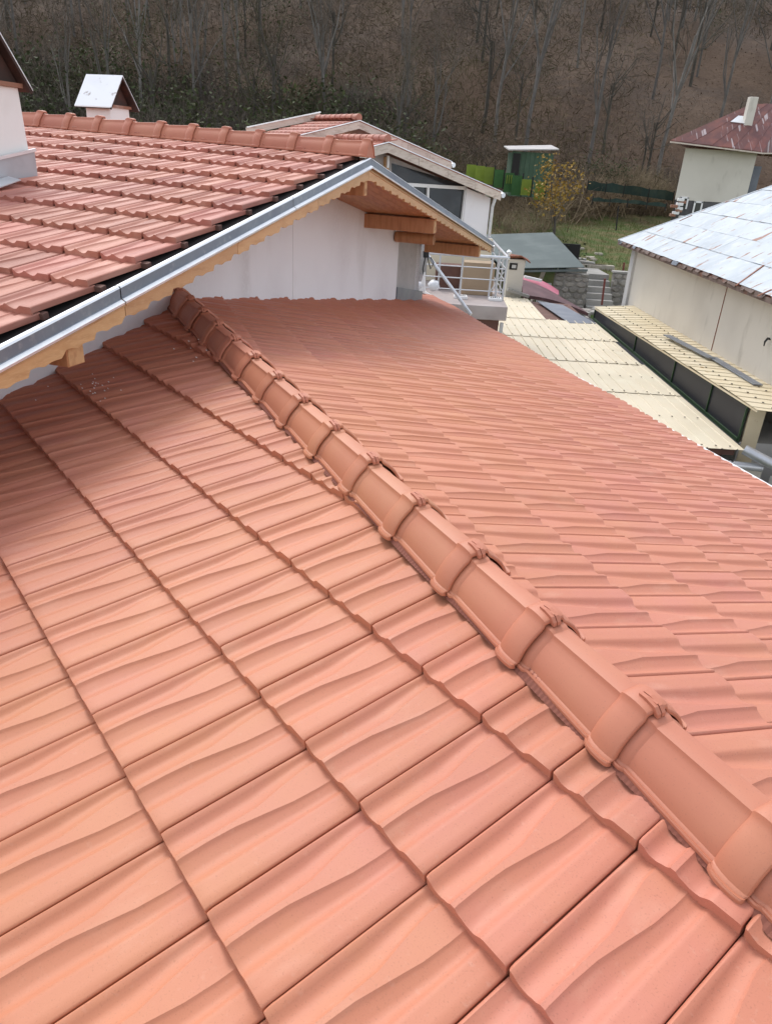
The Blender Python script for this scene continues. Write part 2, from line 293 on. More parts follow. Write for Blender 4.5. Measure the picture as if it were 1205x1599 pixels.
def tile_mesh(name, hi):
    mb = MB(); rows = tile_rows(hi); mb.grid(rows); m = len(rows[0])
    # sides
    for e in (0, m - 1):
        top = [r[e] for r in rows[1:]]; bot = [(p[0], p[1], p[2] - (.024 if i else .026)) for i, p in enumerate(top)]
        q = [(i, i + 1) for i in range(len(top) - 1)]; n = len(top)
        mb.add(top + bot, [(i, j, j + n, i + n) if e else (i, i + n, j + n, j) for i, j in q])
    return mb
TILE_HI = tile_mesh('tile', True); TILE_LO = tile_mesh('tile_lo', False)
ME_TILE = TILE_HI.mesh('roof_tile', 38); ME_TILE.materials.append(M['tile'])
ME_TILE_UP = TILE_HI.mesh('roof_tile_weathered', 38); ME_TILE_UP.transform(Matrix.Diagonal((.958, 1, 1.1, 1))); ME_TILE_UP.materials.append(M['tile_up'])
def lay_tiles(cells, parent, me, material, n_single, clips=None):
    """cells: (origin, X, Y, Zn); the n_single that show largest become objects, the others one mesh"""
    def score(c):
        p = c[0] + c[1] * .12 + c[2] * .2; x, y, z = view(p)
        inside = -60 < x < IMG_W + 60 and -60 < y < IMG_H + 60 and z > 0
        return (0 if inside else 1, np.linalg.norm(p))
    cells = sorted(cells, key=score); rest = MB(); piece = []
    for k, (O, X, Y, N_, cl) in enumerate(cells):
        jit = RS.uniform(-1, 1, 3); O = O + N_ * jit[0] * .0012 + X * jit[1] * .0010
        if k < n_single:
            if not cl:
                o = link('roof_tile', me, None, O, parent)
                o.matrix_basis = Matrix.Translation(Vector(O - wl(parent))) @ Matrix(((X[0], Y[0], N_[0]), (X[1], Y[1], N_[1]), (X[2], Y[2], N_[2]))).to_4x4()
            else:
                bm = bmesh.new(); bm.from_mesh(me)
                R = np.array([X, Y, N_])
                for q, nrm in cl:
                    ql = R @ (q - O); nl = R @ nrm
                    bmesh.ops.bisect_plane(bm, geom=bm.verts[:] + bm.edges[:] + bm.faces[:], plane_co=ql, plane_no=nl, clear_outer=True)
                if len(bm.faces) < 3: bm.free(); continue
                m2 = me.copy(); bm.to_mesh(m2); bm.free()
                o = link('roof_tile', m2, None, O, parent)
                o.matrix_basis = Matrix.Translation(Vector(O - wl(parent))) @ Matrix(((X[0], Y[0], N_[0]), (X[1], Y[1], N_[1]), (X[2], Y[2], N_[2]))).to_4x4()
        else:
            vs = np.array(TILE_LO.v); fs = TILE_LO.f
            P = O + vs[:, :1] * X + vs[:, 1:2] * Y + vs[:, 2:] * N_
            if cl:
                bm = bmesh.new(); bv = [bm.verts.new(p) for p in P]
                for f in fs: bm.faces.new([bv[i] for i in f])
                for q, nrm in cl: bmesh.ops.bisect_plane(bm, geom=bm.verts[:] + bm.edges[:] + bm.faces[:], plane_co=q, plane_no=nrm, clear_outer=True)
                bm.verts.index_update(); P = np.array([v.co[:] for v in bm.verts]); fs = [[v.index for v in f.verts] for f in bm.faces]; bm.free()
                if not len(P): continue
            rest.add(P, fs); piece += [RS.rand()] * len(P)
    if rest.v:
        o = rest.build('distant_roof_tiles', material, parent, smooth=38, kind='stuff', fix=False)
        a = o.data.attributes.new('piece', 'FLOAT', 'POINT'); a.data.foreach_set('value', piece)

# ------------------------------------------------------------------ foreground wing: two slopes meeting at a long hip
AL, SL_, OL = -.6868, .1800, V3(.4494, 1.3472, -1.3367)
AR, SR_, OR = -.3527, .2309, V3(.6698, 1.6802, -1.2611)
uL = V3(math.sin(AL), math.cos(AL), 0); nLh = V3(-math.cos(AL), math.sin(AL), 0); dL = math.cos(SL_) * nLh - math.sin(SL_) * Z; NL = np.cross(-uL, -dL)
uR = V3(math.sin(AR), math.cos(AR), 0); nRh = V3(math.cos(AR), -math.sin(AR), 0); dR = math.cos(SR_) * nRh - math.sin(SR_) * Z; NR = np.cross(uR, -dR)
HQ = np.linalg.solve(np.array([NL, NR, [0, 1, 0]]), [OL @ NL, OR @ NR, 2.25]); HH = unit(np.cross(NL, NR)); HH = HH if HH[1] > 0 else -HH
HC = unit(V3(HH[1], -HH[0], 0))                      # horizontal, across the hip, towards the right
HIP_OFF, CAP_T0, CAP_SP, CAP_H, CAP_B, CAP_E = -.1100, -.8681, .397, .122, .1427, .0
CAP_ROLL, CAP_DZ, CAP_W = rad(4.5), -.034, .95     # the caps lean with the steeper slope
HB = HQ + HIP_OFF * HC
GA = rad(17.39); gw = V3(math.sin(GA), math.cos(GA), 0); gn = V3(math.cos(GA), -math.sin(GA), 0)      # along the gable wall / out of it
WALL_C = -3.5
wing = thing('tiled_house', 'low house wing whose new salmon clay tile hip roof fills the foreground', 'house', (2.0, 6.0, -7.0))
def plane_z(O, N, x, y): return O[2] - ((x - O[0]) * N[0] + (y - O[1]) * N[1]) / N[2]
def on_plane(O, N, p, dz=0): return V3(p[0], p[1], plane_z(O, N, p[0], p[1]) + dz)
# eave of the right slope: surveyed line, courses are cut to it
E0, E1 = OR + 9.87 * TW * uR + 8.22 * TL_ * dR, OR + 51.8 * TW * uR + 11.6 * TL_ * dR
eD = unit(E1 - E0); eN = unit(np.cross(eD, NR)); eN = eN if eN @ dR > 0 else -eN
EN, EF = E0 - eD * 5.2, E1 + eD * .2                 # near and far ends of that eave
def hip_pt(t, off=0): return HB + t * HH + off * HC
t_wall = (WALL_C - HB @ gn) / (HH @ gn)
cut_hip_L = (hip_pt(0, .03), HC); cut_hip_R = (hip_pt(0, .03), -HC)
cut_eave = (E0, eN)
ROOF_END = hip_pt(-2.6)                              # near end of the wing, behind the camera
cells = []
for j in range(-7, 9):
    for i in range(-16, 34):
        O = OL + i * TW * uL + j * TL_ * dL; X, Y = -uL, -dL
        cor = [O, O + X * TW, O + Y * (TL_ + .05), O + X * TW + Y * (TL_ + .05)]
        side = [(c - cut_hip_L[0]) @ HC for c in cor]
        if min(side) > -.02 or max(c @ gn for c in cor) < WALL_C - .05: continue
        if max((c - ROOF_END) @ HH for c in cor) < 0 or min((c - ROOF_END) @ HH for c in cor) < -.5: continue
        cells.append((O, X, Y, NL, [cut_hip_L] if max(side) > 0 else None))
left_cells = cells; cells = []
for j in range(-5, 14):
    for i in range(-16, 58):
        O = OR + i * TW * uR + j * TL_ * dR; X, Y = uR, -dR
        cor = [O, O + X * TW, O + Y * (TL_ + .05), O + X * TW + Y * (TL_ + .05)]
        side = [(c - cut_hip_R[0]) @ -HC for c in cor]; ev = [(c - E0) @ eN for c in cor]
        if min(side) > -.02 or min(ev) > -.03: continue
        if max(c @ gn for c in cor) < WALL_C - .05: continue
        if max((c - ROOF_END) @ HH for c in cor) < 0 or min((c - ROOF_END) @ HH for c in cor) < -.5: continue
        if max((c - EF) @ eD for c in cor) > .25: continue
        cl = ([cut_hip_R] if max(side) > 0 else []) + ([cut_eave] if max(ev) > 0 else [])
        cells.append((O, X, Y, NR, cl or None))
right_cells = cells
def deck(name, poly, thick=.12):
    mb = MB(); mb.prism([p for p in poly], -Z * thick); return mb.build(name, M['deck'], wing)
hN, hF = hip_pt(-2.4), hip_pt(t_wall)
LE = 8.9 * TL_
lN = hN + dL * 0; pl = lambda p, j: p
def down_to(p, O, d, u, jend): k = jend * TL_ - (p - O) @ d; return p + d * k
ln_, lf_ = down_to(on_plane(OL, NL, hN), OL, dL, uL, 8.3), down_to(on_plane(OL, NL, hF), OL, dL, uL, 8.3)
lf_ = lf_ - uL * 0
deckL = deck('roof_slope', [p - NL * .075 for p in (on_plane(OL, NL, hN), on_plane(OL, NL, hF), lf_, ln_)])
deckR = deck('roof_slope', [p - NR * .075 for p in (on_plane(OR, NR, hN), on_plane(OR, NR, hF), on_plane(OR, NR, gn * WALL_C + gw * 12.4), on_plane(OR, NR, EF) - eN * .05, EN - eN * .05)])
def nearness(c): return np.linalg.norm(c[0] + c[1] * .12 + c[2] * .2)
def seen(c): x, y, z = view(c[0] + c[1] * .12 + c[2] * .2); return z > 0 and -60 < x < IMG_W + 60 and -60 < y < IMG_H + 60
ranked = sorted([nearness(c) for c in left_cells + right_cells if seen(c)]); lim = ranked[299]
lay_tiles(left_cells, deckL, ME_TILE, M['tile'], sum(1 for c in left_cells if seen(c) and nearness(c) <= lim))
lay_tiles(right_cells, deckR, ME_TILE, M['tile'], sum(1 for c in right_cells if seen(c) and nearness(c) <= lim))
# walls of the wing, eave boards and gutter
mb = MB()
wn, wf = EN - eN * .35, EF - eN * .35
base = [V3(*(hN + dL * 2.6)[:2], -7), V3(wn[0], wn[1], -7), V3(wf[0], wf[1], -7), V3(*(gn * (WALL_C + .05) + gw * 12.4)[:2], -7), V3(*(hF + dL * 2.6)[:2], -7)]
for a_, b_, za, zb in ((base[0], base[1], -2.3, -2.55), (base[1], base[2], -2.5, -2.85)):
    dd = unit(b_ - a_); nn_ = V3(dd[1], -dd[0], 0)
    mb.prism([a_, b_, V3(b_[0], b_[1], zb), V3(a_[0], a_[1], za)], -nn_ * .25)
mb.build('wall', M['plaster'], wing)
mb = MB(); mb.beam(EN - NR * .10 + eN * .012, EF - NR * .10 + eN * .012, .025, .13, NR); mb.build('fascia', M['white_paint'], wing)
# strip of white flashing showing under the eave tiles
mb = MB(); mb.beam(EN - NR * .030 + eN * .02, E0 + eD * 3.4 - NR * .030 + eN * .02, .05, .006, NR); mb.build('drip_edge', M['white_paint'], wing)
# ------------------------------------------------------------------ hip caps
def cap_profile(s, drop=0):
    """half profile from the crest to the foot, scaled about the foot line"""
    h = CAP_H - CAP_E
    p = [(0, h), (.028, h), (.0325, h - .002), (.036, h - .012), (.042, h - .020), (.058, h - .032), (.078, h - .050), (.096, h - .071), (.108, h - .091), (.115, h - .108), (.119, .013), (.123, .009), (.129, .011), (.132, .007), (.132, -.002), (.127, -.004)]
    p = [(x * s * CAP_W, z * s) for x, z in p]
    return [(-x, z) for x, z in p[:0:-1]] + p
CAP_SEC = [(-.020, 1.06), (-.017, 1.10), (-.010, 1.125), (.004, 1.145), (.024, 1.155), (.044, 1.145), (.060, 1.11), (.068, 1.075), (.072, 1.04), (.0725, .94), (.078, .872), (.090, .850), (.11, .848), (.18, .848), (.26, .848), (.32, .848), (CAP_SP - .075, .848), (CAP_SP - .064, .858), (CAP_SP - .054, .880), (CAP_SP - .046, .915), (CAP_SP - .038, .945), (CAP_SP - .030, .950), (CAP_SP + .03, .930)]
def cap_mesh():
    mb = MB(); rows = []
    for y, s in CAP_SEC: rows.append([V3(x, y, z + CAP_E) for x, z in cap_profile(s)])
    mb.grid(rows); m = len(rows[0])
    inner = [V3(x, CAP_SEC[0][0], z + CAP_E) for x, z in cap_profile(1.0)]; inner2 = [p + V3(0, .07, 0) for p in inner]; inner3 = [V3(x, CAP_SP + .03, z + CAP_E) for x, z in cap_profile(.87)]
    mb.grid([inner3, inner2, inner, rows[0]]); mb.grid([rows[-1], inner3])
    # foot rims
    for e in (0, m - 1): pass
    return mb
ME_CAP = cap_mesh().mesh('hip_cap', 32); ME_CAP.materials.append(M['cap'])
def clip_mesh():
    mb = MB(); h = CAP_E + 1.15 * (CAP_H - CAP_E)
    for x in (-.0075, .0075):
        mb.prism([V3(x - .006, y, z) for y, z in ((-.034, h - .022), (-.033, h - .010), (-.020, h + .004), (.012, h + .009), (.034, h + .007), (.034, h + .001), (.010, h + .000), (-.014, h - .004), (-.022, h - .020))], V3(.012, 0, 0))
    mb.box((0, .0, h + .004), (.006, .030, .006))
    return mb
ME_CLIP = clip_mesh().mesh('clip'); ME_CLIP.materials.append(M['clip'])
RH = np.array([HC, unit(np.cross(np.cross(HC, HH), HC)), unit(np.cross(HC, HH))])
def frame_mat(X, Y, N_): return Matrix(((X[0], Y[0], N_[0]), (X[1], Y[1], N_[1]), (X[2], Y[2], N_[2]))).to_4x4()
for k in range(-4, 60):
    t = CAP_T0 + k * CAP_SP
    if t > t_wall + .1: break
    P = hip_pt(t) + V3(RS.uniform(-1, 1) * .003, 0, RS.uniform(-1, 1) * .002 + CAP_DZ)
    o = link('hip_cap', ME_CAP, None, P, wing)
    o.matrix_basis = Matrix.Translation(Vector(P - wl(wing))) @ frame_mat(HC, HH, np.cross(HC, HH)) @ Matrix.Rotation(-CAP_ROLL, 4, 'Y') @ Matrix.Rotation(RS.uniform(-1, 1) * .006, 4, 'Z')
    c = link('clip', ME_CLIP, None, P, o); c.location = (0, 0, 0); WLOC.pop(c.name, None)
for s_, O, N_ in ((-1, OL, NL), (1, OR, NR)):
    mb = MB(); rows = [[], [], []]; n = int((t_wall + 2.3) / .0085); rk = 1 if s_ < 0 else .86
    for q in range(n):
        t = -2.2 + q * .0085; zz = .0035 * (1 if q % 2 else -1)
        rows[0].append(hip_pt(t, s_ * .100) + V3(0, 0, -.030 + zz * .3)); 
        p = on_plane(O, N_, hip_pt(t, s_ * rk * (.112 + .004 * math.sin(q * .11)))); rows[1].append(p + N_ * (-.002 + zz * .35))
        p = on_plane(O, N_, hip_pt(t, s_ * rk * (.128 + .003 * math.sin(q * .07 + 1)))); rows[2].append(p + N_ * (-.013 + zz * .35))
    mb.grid(rows); mb.build('hip_vent_strip', M['vent'], wing, fix=False) if s_ < 0 else None

# ------------------------------------------------------------------ gabled house above the wing
A0 = 6.91; ZT = lambda a: .017 - .1845 * abs(a - A0)              # line of the verge flashing along the gable
BF = -2.52                                                         # outer face of the verge
def G(a, b, z): return gw * a + gn * b + Z * z
tilt, US = rad(1.5), rad(10.85)
uX = V3(math.cos(GA) * math.cos(tilt), -math.sin(GA) * math.cos(tilt), -math.sin(tilt))
uY = unit(math.cos(US) * gw + math.sin(US) * Z); uN = unit(np.cross(uX, uY)); uY = np.cross(uN, uX)
UO = V3(-.6155, 6.9149, -.016)
house = thing('gabled_house', 'white gabled house with weathered clay tiles and scalloped pine barge boards', 'house', G(7, -6, -7))
def upz(a, b): return plane_z(UO, uN, *G(a, b, 0)[:2])
BL = -9.4                                                          # far end of the ridge
roofN = MB(); roofN.prism([G(A0, BF - .06, upz(A0, BF - .06) - .085), G(-.6, BF - .06, upz(-.6, BF - .06) - .085), G(-.6, BL, upz(-.6, BL) - .085), G(A0, BL, upz(A0, BL) - .085)], -Z * .06)
roofN = roofN.build('roof_slope', M['deck'], house)
def fz(a, b): return upz(A0, b) - .01 - .1845 * (a - A0)
roofF = MB(); roofF.prism([G(A0 + .0, BF - .06, fz(A0, BF) - .05), G(13.35, BF - .06, fz(13.35, BF) - .05), G(13.35, BL, fz(13.35, BL) - .05), G(A0, BL, fz(A0, BL) - .05)], -Z * .08)
roofF = roofF.build('roof_slope', M['tile_up'], house)
cells = []
for j in range(-1, 18):
    for k in range(0, 27):
        O = UO - (k + 1) * TW * uX - j * .4125 * uY
        cells.append((O, uX, uY, uN, None))
def seen_cells(cs): return sum(1 for c in cs if seen(c))
lay_tiles(cells, roofN, ME_TILE_UP, M['tile_up'], min(300, seen_cells(cells)))
# batten ends showing between the tiles and the verge tray
for j in range(-1, 16):
    p = UO - j * .4125 * uY + uY * .06 - uN * .062
    mb = MB(); mb.beam(p - uX * .30, p + uX * (.005 + .03 * RS.rand()), .04, .03, uN); mb.build('batten', M['brownwall'], house)
# ridge caps
rdir = -uX
SPU = .36; sy = SPU / CAP_SP
def ridge_pt(b): return G(A0, b, upz(A0, b) - .005 + .0)
b0 = BF - .02
for k in range(0, 19):
    P = ridge_pt(b0 - k * SPU) - Z * .045
    o = link('ridge_cap', ME_CAP, None, P, house)
    X_ = unit(np.cross(rdir, Z)); N_ = np.cross(X_, rdir)
    o.matrix_basis = Matrix.Translation(Vector(P - wl(house))) @ frame_mat(X_, rdir, N_) @ Matrix.Diagonal((.90, sy, 1.08, 1)) @ Matrix.Rotation(RS.uniform(-1, 1) * .008, 4, 'Z')
mb = MB(); prof = cap_profile(1.08); X_ = unit(np.cross(rdir, Z))
mb.prism([ridge_pt(b0) - Z * .045 - rdir * .012 + X_ * x * .90 + Z * (z + CAP_E) * 1.08 for x, z in prof], rdir * .03); mb.build('ridge_end_cap', M['cap'], house)
# verge flashing: sheet lengths, each a folded strip
def strip(a1, a2, mt_face, name='verge_flashing'):
    mb = MB()
    def sec(a):
        z = ZT(a); return [G(a, BF - .34, z - .052), G(a, BF - .145, z - .055), G(a, BF - .075, z - .055), G(a, BF - .045, z - .012), G(a, BF - .028, z + .004), G(a, BF - .010, z + .004), G(a, BF, z - .004), G(a, BF + .001, z - .056), G(a, BF + .016, z - .068), G(a, BF + .018, z - .074), G(a, BF - .002, z - .076)]
    n = 3; mb.grid([sec(a1 + (a2 - a1) * q / n) for q in range(n + 1)])
    o = mb.build(name, mt_face, house, fix=False)
    lip = MB(); lip.grid([[G(a, BF + .006, ZT(a) - .058), G(a, BF + .026, ZT(a) - .069), G(a, BF + .024, ZT(a) - .081), G(a, BF + .016, ZT(a) - .083)] for a in (a1, a2)]); lip.build('folded_drip', M['galv_light'], o, fix=False)
    top = MB(); top.grid([[G(a, BF - .030, ZT(a) + .006), G(a, BF - .006, ZT(a) + .006), G(a, BF + .002, ZT(a) - .003)] for a in (a1, a2)]); top.build('folded_edge', M['galv_light'], o, fix=False)
aj = lambda px, py: float(hit(px, py, gn * BF, gn) @ gw)
js = [A0, aj(458, 318), aj(188, 452), 1.5, .2]
for q in range(len(js) - 1): strip(js[q] + (0 if q == 0 else -.004), js[q + 1] + .004, M['galv'])
js = [A0, 9.0, 11.1, 13.33]
for q in range(len(js) - 1): strip(js[q], js[q + 1], M['galv'])
# barge boards with scalloped lower edge
def barge(a1, a2, per=.23):
    s_ = 1 if a2 > a1 else -1; n = max(6, int(abs(a2 - a1) / per) * 14); top = []; bot = []
    for q in range(n + 1):
        a = a1 + (a2 - a1) * q / n; u = (abs(a - A0) / per) % 1
        w_ = .030 * (1 - u) ** 1.4 + .012 * math.exp(-((u - .55) / .13) ** 2) if u < .94 else .030 * (u - .94) / .06
        top.append(G(a, BF - .012, ZT(a) - .070)); bot.append(G(a, BF - .012, ZT(a) - .158 - w_))
    mb = MB(); m = n + 1
    back = [p - gn * .026 for p in top], [p - gn * .026 for p in bot]
    mb.grid([top, bot]); mb.grid([bot, back[1]]); mb.grid([back[1], back[0]]); mb.grid([back[0], top])
    mb.add([top[0], bot[0], back[1][0], back[0][0]], [(0, 1, 2, 3)]); mb.add([top[-1], bot[-1], back[1][-1], back[0][-1]], [(0, 1, 2, 3)])
    o = mb.build('barge_board', M['pine'], house)
    mo = MB(); mo.beam(G(a1, BF - .009, ZT(a1) - .102), G(a2, BF - .009, ZT(a2) - .102), .012, .012, Z); mo.build('moulding', M['pine'], o, bevel=.003)
e = A0
for L_ in (1.15, 1.3, 1.2, 1.3, 1.25): barge(e - .003, e - L_ + .003); e -= L_
e = A0
for L_ in (1.25, 1.3, 1.2, 1.35, 1.25): barge(e + .003, min(e + L_, 13.33) - .003); e += L_
# soffit boards and purlins
for s_, aend in ((-1, .1), (1, 13.28)):
    for q in range(8):
        b1 = BF - .042 - q * .118; mb = MB()
        mb.prism([G(A0, b1, ZT(A0) - .128 - .0), G(aend, b1, ZT(aend) - .128), G(aend, b1 - .114, ZT(aend) - .128), G(A0, b1 - .114, ZT(A0) - .128)], -Z * .02)
        mb.build('soffit_board', M['pine_dark'], house)
for a in (A0 + .01, 9.50, 12.45, 2.89):
    zc = ZT(a) - (.245 if a > A0 + .1 else .235); hgt = .17; mb = MB()
    if a == 2.89: zc = ZT(a) - .215; hgt = .125
    wdt = .075 if abs(a - A0) < .1 else .12
    mb.box(G(a, (BF - .045 + WALL_C) / 2, zc), (wdt, abs(WALL_C - BF + .045), hgt), (gw, gn, Z)); o = mb.build('purlin', M['pine_dark'], house, bevel=.006)
    mb = MB(); mb.box(G(a, BF - .0435, zc), (wdt - .012, .003, hgt - .012), (gw, gn, Z)); mb.build('sawn_end', M['grain'], o)
mb = MB(); mb.tube([G(10.75, WALL_C + .02, ZT(10.75) - .29), G(10.75, BF - .38, ZT(10.75) - .29)], .075, 16); mb.build('log_corbel', M['pine_dark'], house, smooth=40)
# walls
AC, AE = 10.97, 12.42
def wallpoly(a1, a2, b, t, mt_, name, zb=-7, topoff=.150):
    pts = [G(a1, b, zb), G(a2, b, zb), G(a2, b, ZT(a2) - topoff)] + ([G(A0, b, ZT(A0) - topoff)] if a1 < A0 < a2 else []) + [G(a1, b, ZT(a1) - topoff)]
    mb = MB(); mb.prism(pts, -gn * t); return mb.build(name, mt_, house)
wallpoly(.3, AE, WALL_C - .06, .24, M['cement'], 'wall')
asq = float(hit(457, 400, gn * WALL_C, gn) @ gw)
wallpoly(.3, asq - .002, WALL_C, .058, M['plaster'], 'wall_panel'); wallpoly(asq + .002, AC, WALL_C + .002, .06, M['plaster'], 'wall_panel')
mb = MB(); mb.prism([G(.3, WALL_C - .06, -7), G(.3, BL + .5, -7), G(.3, BL + .5, upz(.3, BL + .5) - .15), G(.3, WALL_C - .06, upz(.3, WALL_C) - .15)], gw * .25); mb.build('wall', M['plaster'], house)
mb = MB(); mb.prism([G(AE, WALL_C - .06, -7), G(AE, BL + .5, -7), G(AE, BL + .5, fz(AE, BL + .5) - .14), G(AE, WALL_C - .06, fz(AE, WALL_C) - .14)], -gw * .25); mb.build('wall', M['plaster'], house)
# grey flashing upstand where the lower roof meets the cement part of the wall
p1, p2 = on_plane(OR, NR, G(AC + .02, WALL_C, 0)), on_plane(OR, NR, G(AE, WALL_C, 0))
mb = MB(); mb.prism([p1 - gn * .0 + Z * -.05, p2 + Z * -.05, p2 + Z * .13, p1 + Z * .17], gn * .02); mb.build('wall_flashing', M['galv'], house)
# gutter end at the far eave, brackets
gp = G(13.36, BF + .02, ZT(13.36) - .10); mb = MB()
mb.tube([gp, gp + rdir * 5], .055, 10); mb.build('gutter', M['galv_light'], house, smooth=40)

def chimney(name_a, corner, a_w, b_w, ztop, zbase, hood_h, over, flash=True):
    """corner: (a, b) of the far edge of the gable-side face"""
    a1, b1 = corner; mb = MB()
    tp = .02
    pts = lambda z, s: [G(a1 - a_w - s, b1 + s, z), G(a1 + s, b1 + s, z), G(a1 + s, b1 - b_w - s, z), G(a1 - a_w - s, b1 - b_w - s, z)]
    lo, hi = pts(zbase - .4, .0), pts(ztop, -tp)
    mb.add(lo + hi, [(3, 2, 1, 0), (4, 5, 6, 7)] + [(i, (i + 1) % 4, (i + 1) % 4 + 4, i + 4) for i in range(4)])
    st = mb.build('chimney', M['chim'], house, bevel=.012)
    ac = a1 - a_w / 2; zr = ztop + hood_h; ze = ztop - .02
    for s_ in (-1, 1):
        mb = MB(); e_ = ac + s_ * (a_w / 2 + over)
        mb.prism([G(ac, b1 + over, zr), G(ac, b1 - b_w - over, zr), G(e_, b1 - b_w - over, ze), G(e_, b1 + over, ze)], Z * .012)
        mb.build('hood_sheet', M['whitemetal'], st)
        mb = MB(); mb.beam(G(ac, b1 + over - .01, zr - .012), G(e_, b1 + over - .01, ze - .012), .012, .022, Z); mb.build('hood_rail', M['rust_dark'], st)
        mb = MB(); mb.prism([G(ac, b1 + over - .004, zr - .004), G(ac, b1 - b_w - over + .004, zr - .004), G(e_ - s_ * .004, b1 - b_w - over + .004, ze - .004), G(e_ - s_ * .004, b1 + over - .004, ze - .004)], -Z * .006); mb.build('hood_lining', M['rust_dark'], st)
    mb = MB(); mb.prism([G(ac - a_w / 2 - .0, b1 - .03, ztop), G(ac + a_w / 2 + .0, b1 - .03, ztop), G(ac, b1 - .03, zr - .03)], -gn * (b_w - .06)); mb.build('flue_opening', M['rust_dark'], st)  # solid dark block in place of the shaded hollow under the hood
    mb = MB(); mb.box(G(ac, b1 - .01, ztop + .008), (a_w, .03, .03), (gw, gn, Z)); mb.build('rim_brick', M['redbrown'], st)
    if flash:
        for s_, (pa, pb) in enumerate((((a1 - a_w - .02, b1 + .012), (a1 + .012, b1 + .012)), ((a1 + .012, b1 + .012), (a1 + .012, b1 - b_w)))):
            zz = [upz(*pa) - .03, upz(*pb) - .03]; mb = MB()
            mb.prism([G(*pa, zz[0]), G(*pb, zz[1]), G(*pb, zz[1] + .18), G(*pa, zz[0] + .18)], (gn if s_ == 0 else gw) * .006); mb.build('flashing', M['lead'], st)
        mb = MB(); mb.beam(G(a1 - a_w - .02, b1 + .022, upz(a1 - a_w, b1) + .155), G(a1 + .02, b1 + .022, upz(a1, b1) + .155), .016, .022, Z); mb.build('flashing_fold', M['galv_light'], st)
        q = [(a1 - a_w - .02, b1), (a1 - a_w - .02, b1 + .22), (a1 - a_w - .35, b1 + .22), (a1 - a_w - .35, b1)]
    return st
C1 = hit(54, 268, UO, uN); c1a, c1b = float(C1 @ gw), float(C1 @ gn)
T1 = hit(40, 137, gn * c1b, gn)
chimney('', (c1a, c1b), .46, .5, T1[2], upz(c1a, c1b), .36, .05)
mb = MB()
for p in ((c1a - .66, c1b + .02), ): mb.prism([G(p[0], c1b + .03, upz(p[0], c1b) + .02), G(c1a - .30, c1b + .03, upz(c1a - .3, c1b) + .02), G(c1a - .32, c1b + .16, upz(c1a - .32, c1b + .16) + .012), G(p[0], c1b + .20, upz(p[0], c1b + .2) + .012)], Z * .006)
mb.build('apron_flashing', M['galv_light'], house)
# second chimney behind the ridge
D2 = ray(172, 166); k2 = (A0 + 1.6) / (D2 @ gw); C2 = D2 * k2
T2 = C2; mb = None
chimney('', (float(C2 @ gw) + .42, float(C2 @ gn)), .42, .40, C2[2], C2[2] - 1.2, .34, .07, False)

# ------------------------------------------------------------------ ribbed sheets
def ribbed(mb, p0, along, across, L, W_, n, nrm, rib=.03, rw=.05):
    """one sheet: ribs run along; profile built across"""
    prof = []
    for k in range(n):
        c = (k + .5) * W_ / n
        prof += [(c - rw, 0), (c - rw * .45, rib), (c + rw * .45, rib), (c + rw, 0)]
    prof = [(0, 0)] + prof + [(W_, 0)]
    rows = [[p0 + along * t + across * x + nrm * z for x, z in prof] for t in (0, L)]
    mb.grid(rows); mb.grid([[p - nrm * .008 for p in rows[1]], [p - nrm * .008 for p in rows[0]]])
    return [(p0 + across * (k + .5) * W_ / n + nrm * (rib + .004)) for k in range(n)]

# ------------------------------------------------------------------ neighbour house on the right
NX = 8.0
nb = thing('metal_roof_house', 'cream roughcast neighbour house with flaking pale metal hip roof on the right', 'house', (12, 20, -7))
ya, yb_ = 9.5, 26.6
mb = MB(); mb.prism([V3(NX, ya, -7), V3(NX, yb_, -7), V3(NX + 9, yb_, -7), V3(NX + 9, ya, -7)], Z * (7 - 2.12)); mb.build('wall', M['stucco'], nb)
yj = float(at_x(1122, 500, NX)[1])
mb = MB(); mb.box((NX - .004, yj, -3.05), (.02, .022, 1.7)); mb.build('wall_joint_strip', M['rust'], nb)
mb = MB(); mb.box((NX - .03, yb_ - .12, -4.5), (.10, .42, 4.9)); mb.build('corner_pilaster', M['greywall'], nb)
# hip roof of flat seamed sheets
EX, EZ, EYF, EYN, RS_ = NX - .5, -2.03, 27.1, 8.6, .604
hw = 4.75
def roofp(u, v, lift=0):        # u: up the left slope from the eave (plan), v: along y
    return V3(EX + u, v, EZ + u * RS_ + lift)
sN = unit(V3(-RS_, 0, 1))
base = MB(); base.prism([V3(EX + .02, EYN, EZ - .03), V3(EX + .02, EYF - .02, EZ - .03), V3(EX + hw, EYF - hw, EZ + hw * RS_ - .03), V3(EX + hw, EYN, EZ + hw * RS_ - .03)], -Z * .06); base = base.build('roof_slope', M['rust'], nb)
rows_u = np.arange(0, hw, .62)
for r_, u in enumerate(rows_u):
    u2 = min(u + .645, hw); v0 = EYN
    cuts = [EYN] + list(np.arange(EYN + .4 + .5 * (r_ % 2) + .2 * RS.rand(), EYF - u, 1.15 + .12 * RS.rand())) + [EYF - u]
    for k in range(len(cuts) - 1):
        a_, b_ = cuts[k] + .006, cuts[k + 1] - .004
        if a_ > EYF - u2: a2 = a_; tri = True
        lf = .004 + .008 * RS.rand() + .006 * (r_ % 2); tl = .012 * RS.rand()
        b_lo, b_hi = min(b_, EYF - u), min(b_, EYF - u2); a_hi = min(a_, EYF - u2)
        mb = MB(); top = [roofp(u, a_, lf + .012), roofp(u, b_lo, lf + .012 + tl), roofp(u2, max(b_hi, a_hi + .001), lf + tl), roofp(u2, a_hi, lf)]
        mb.prism(top, -Z * .004); mb.build('roof_sheet', M['zincroof'], base)
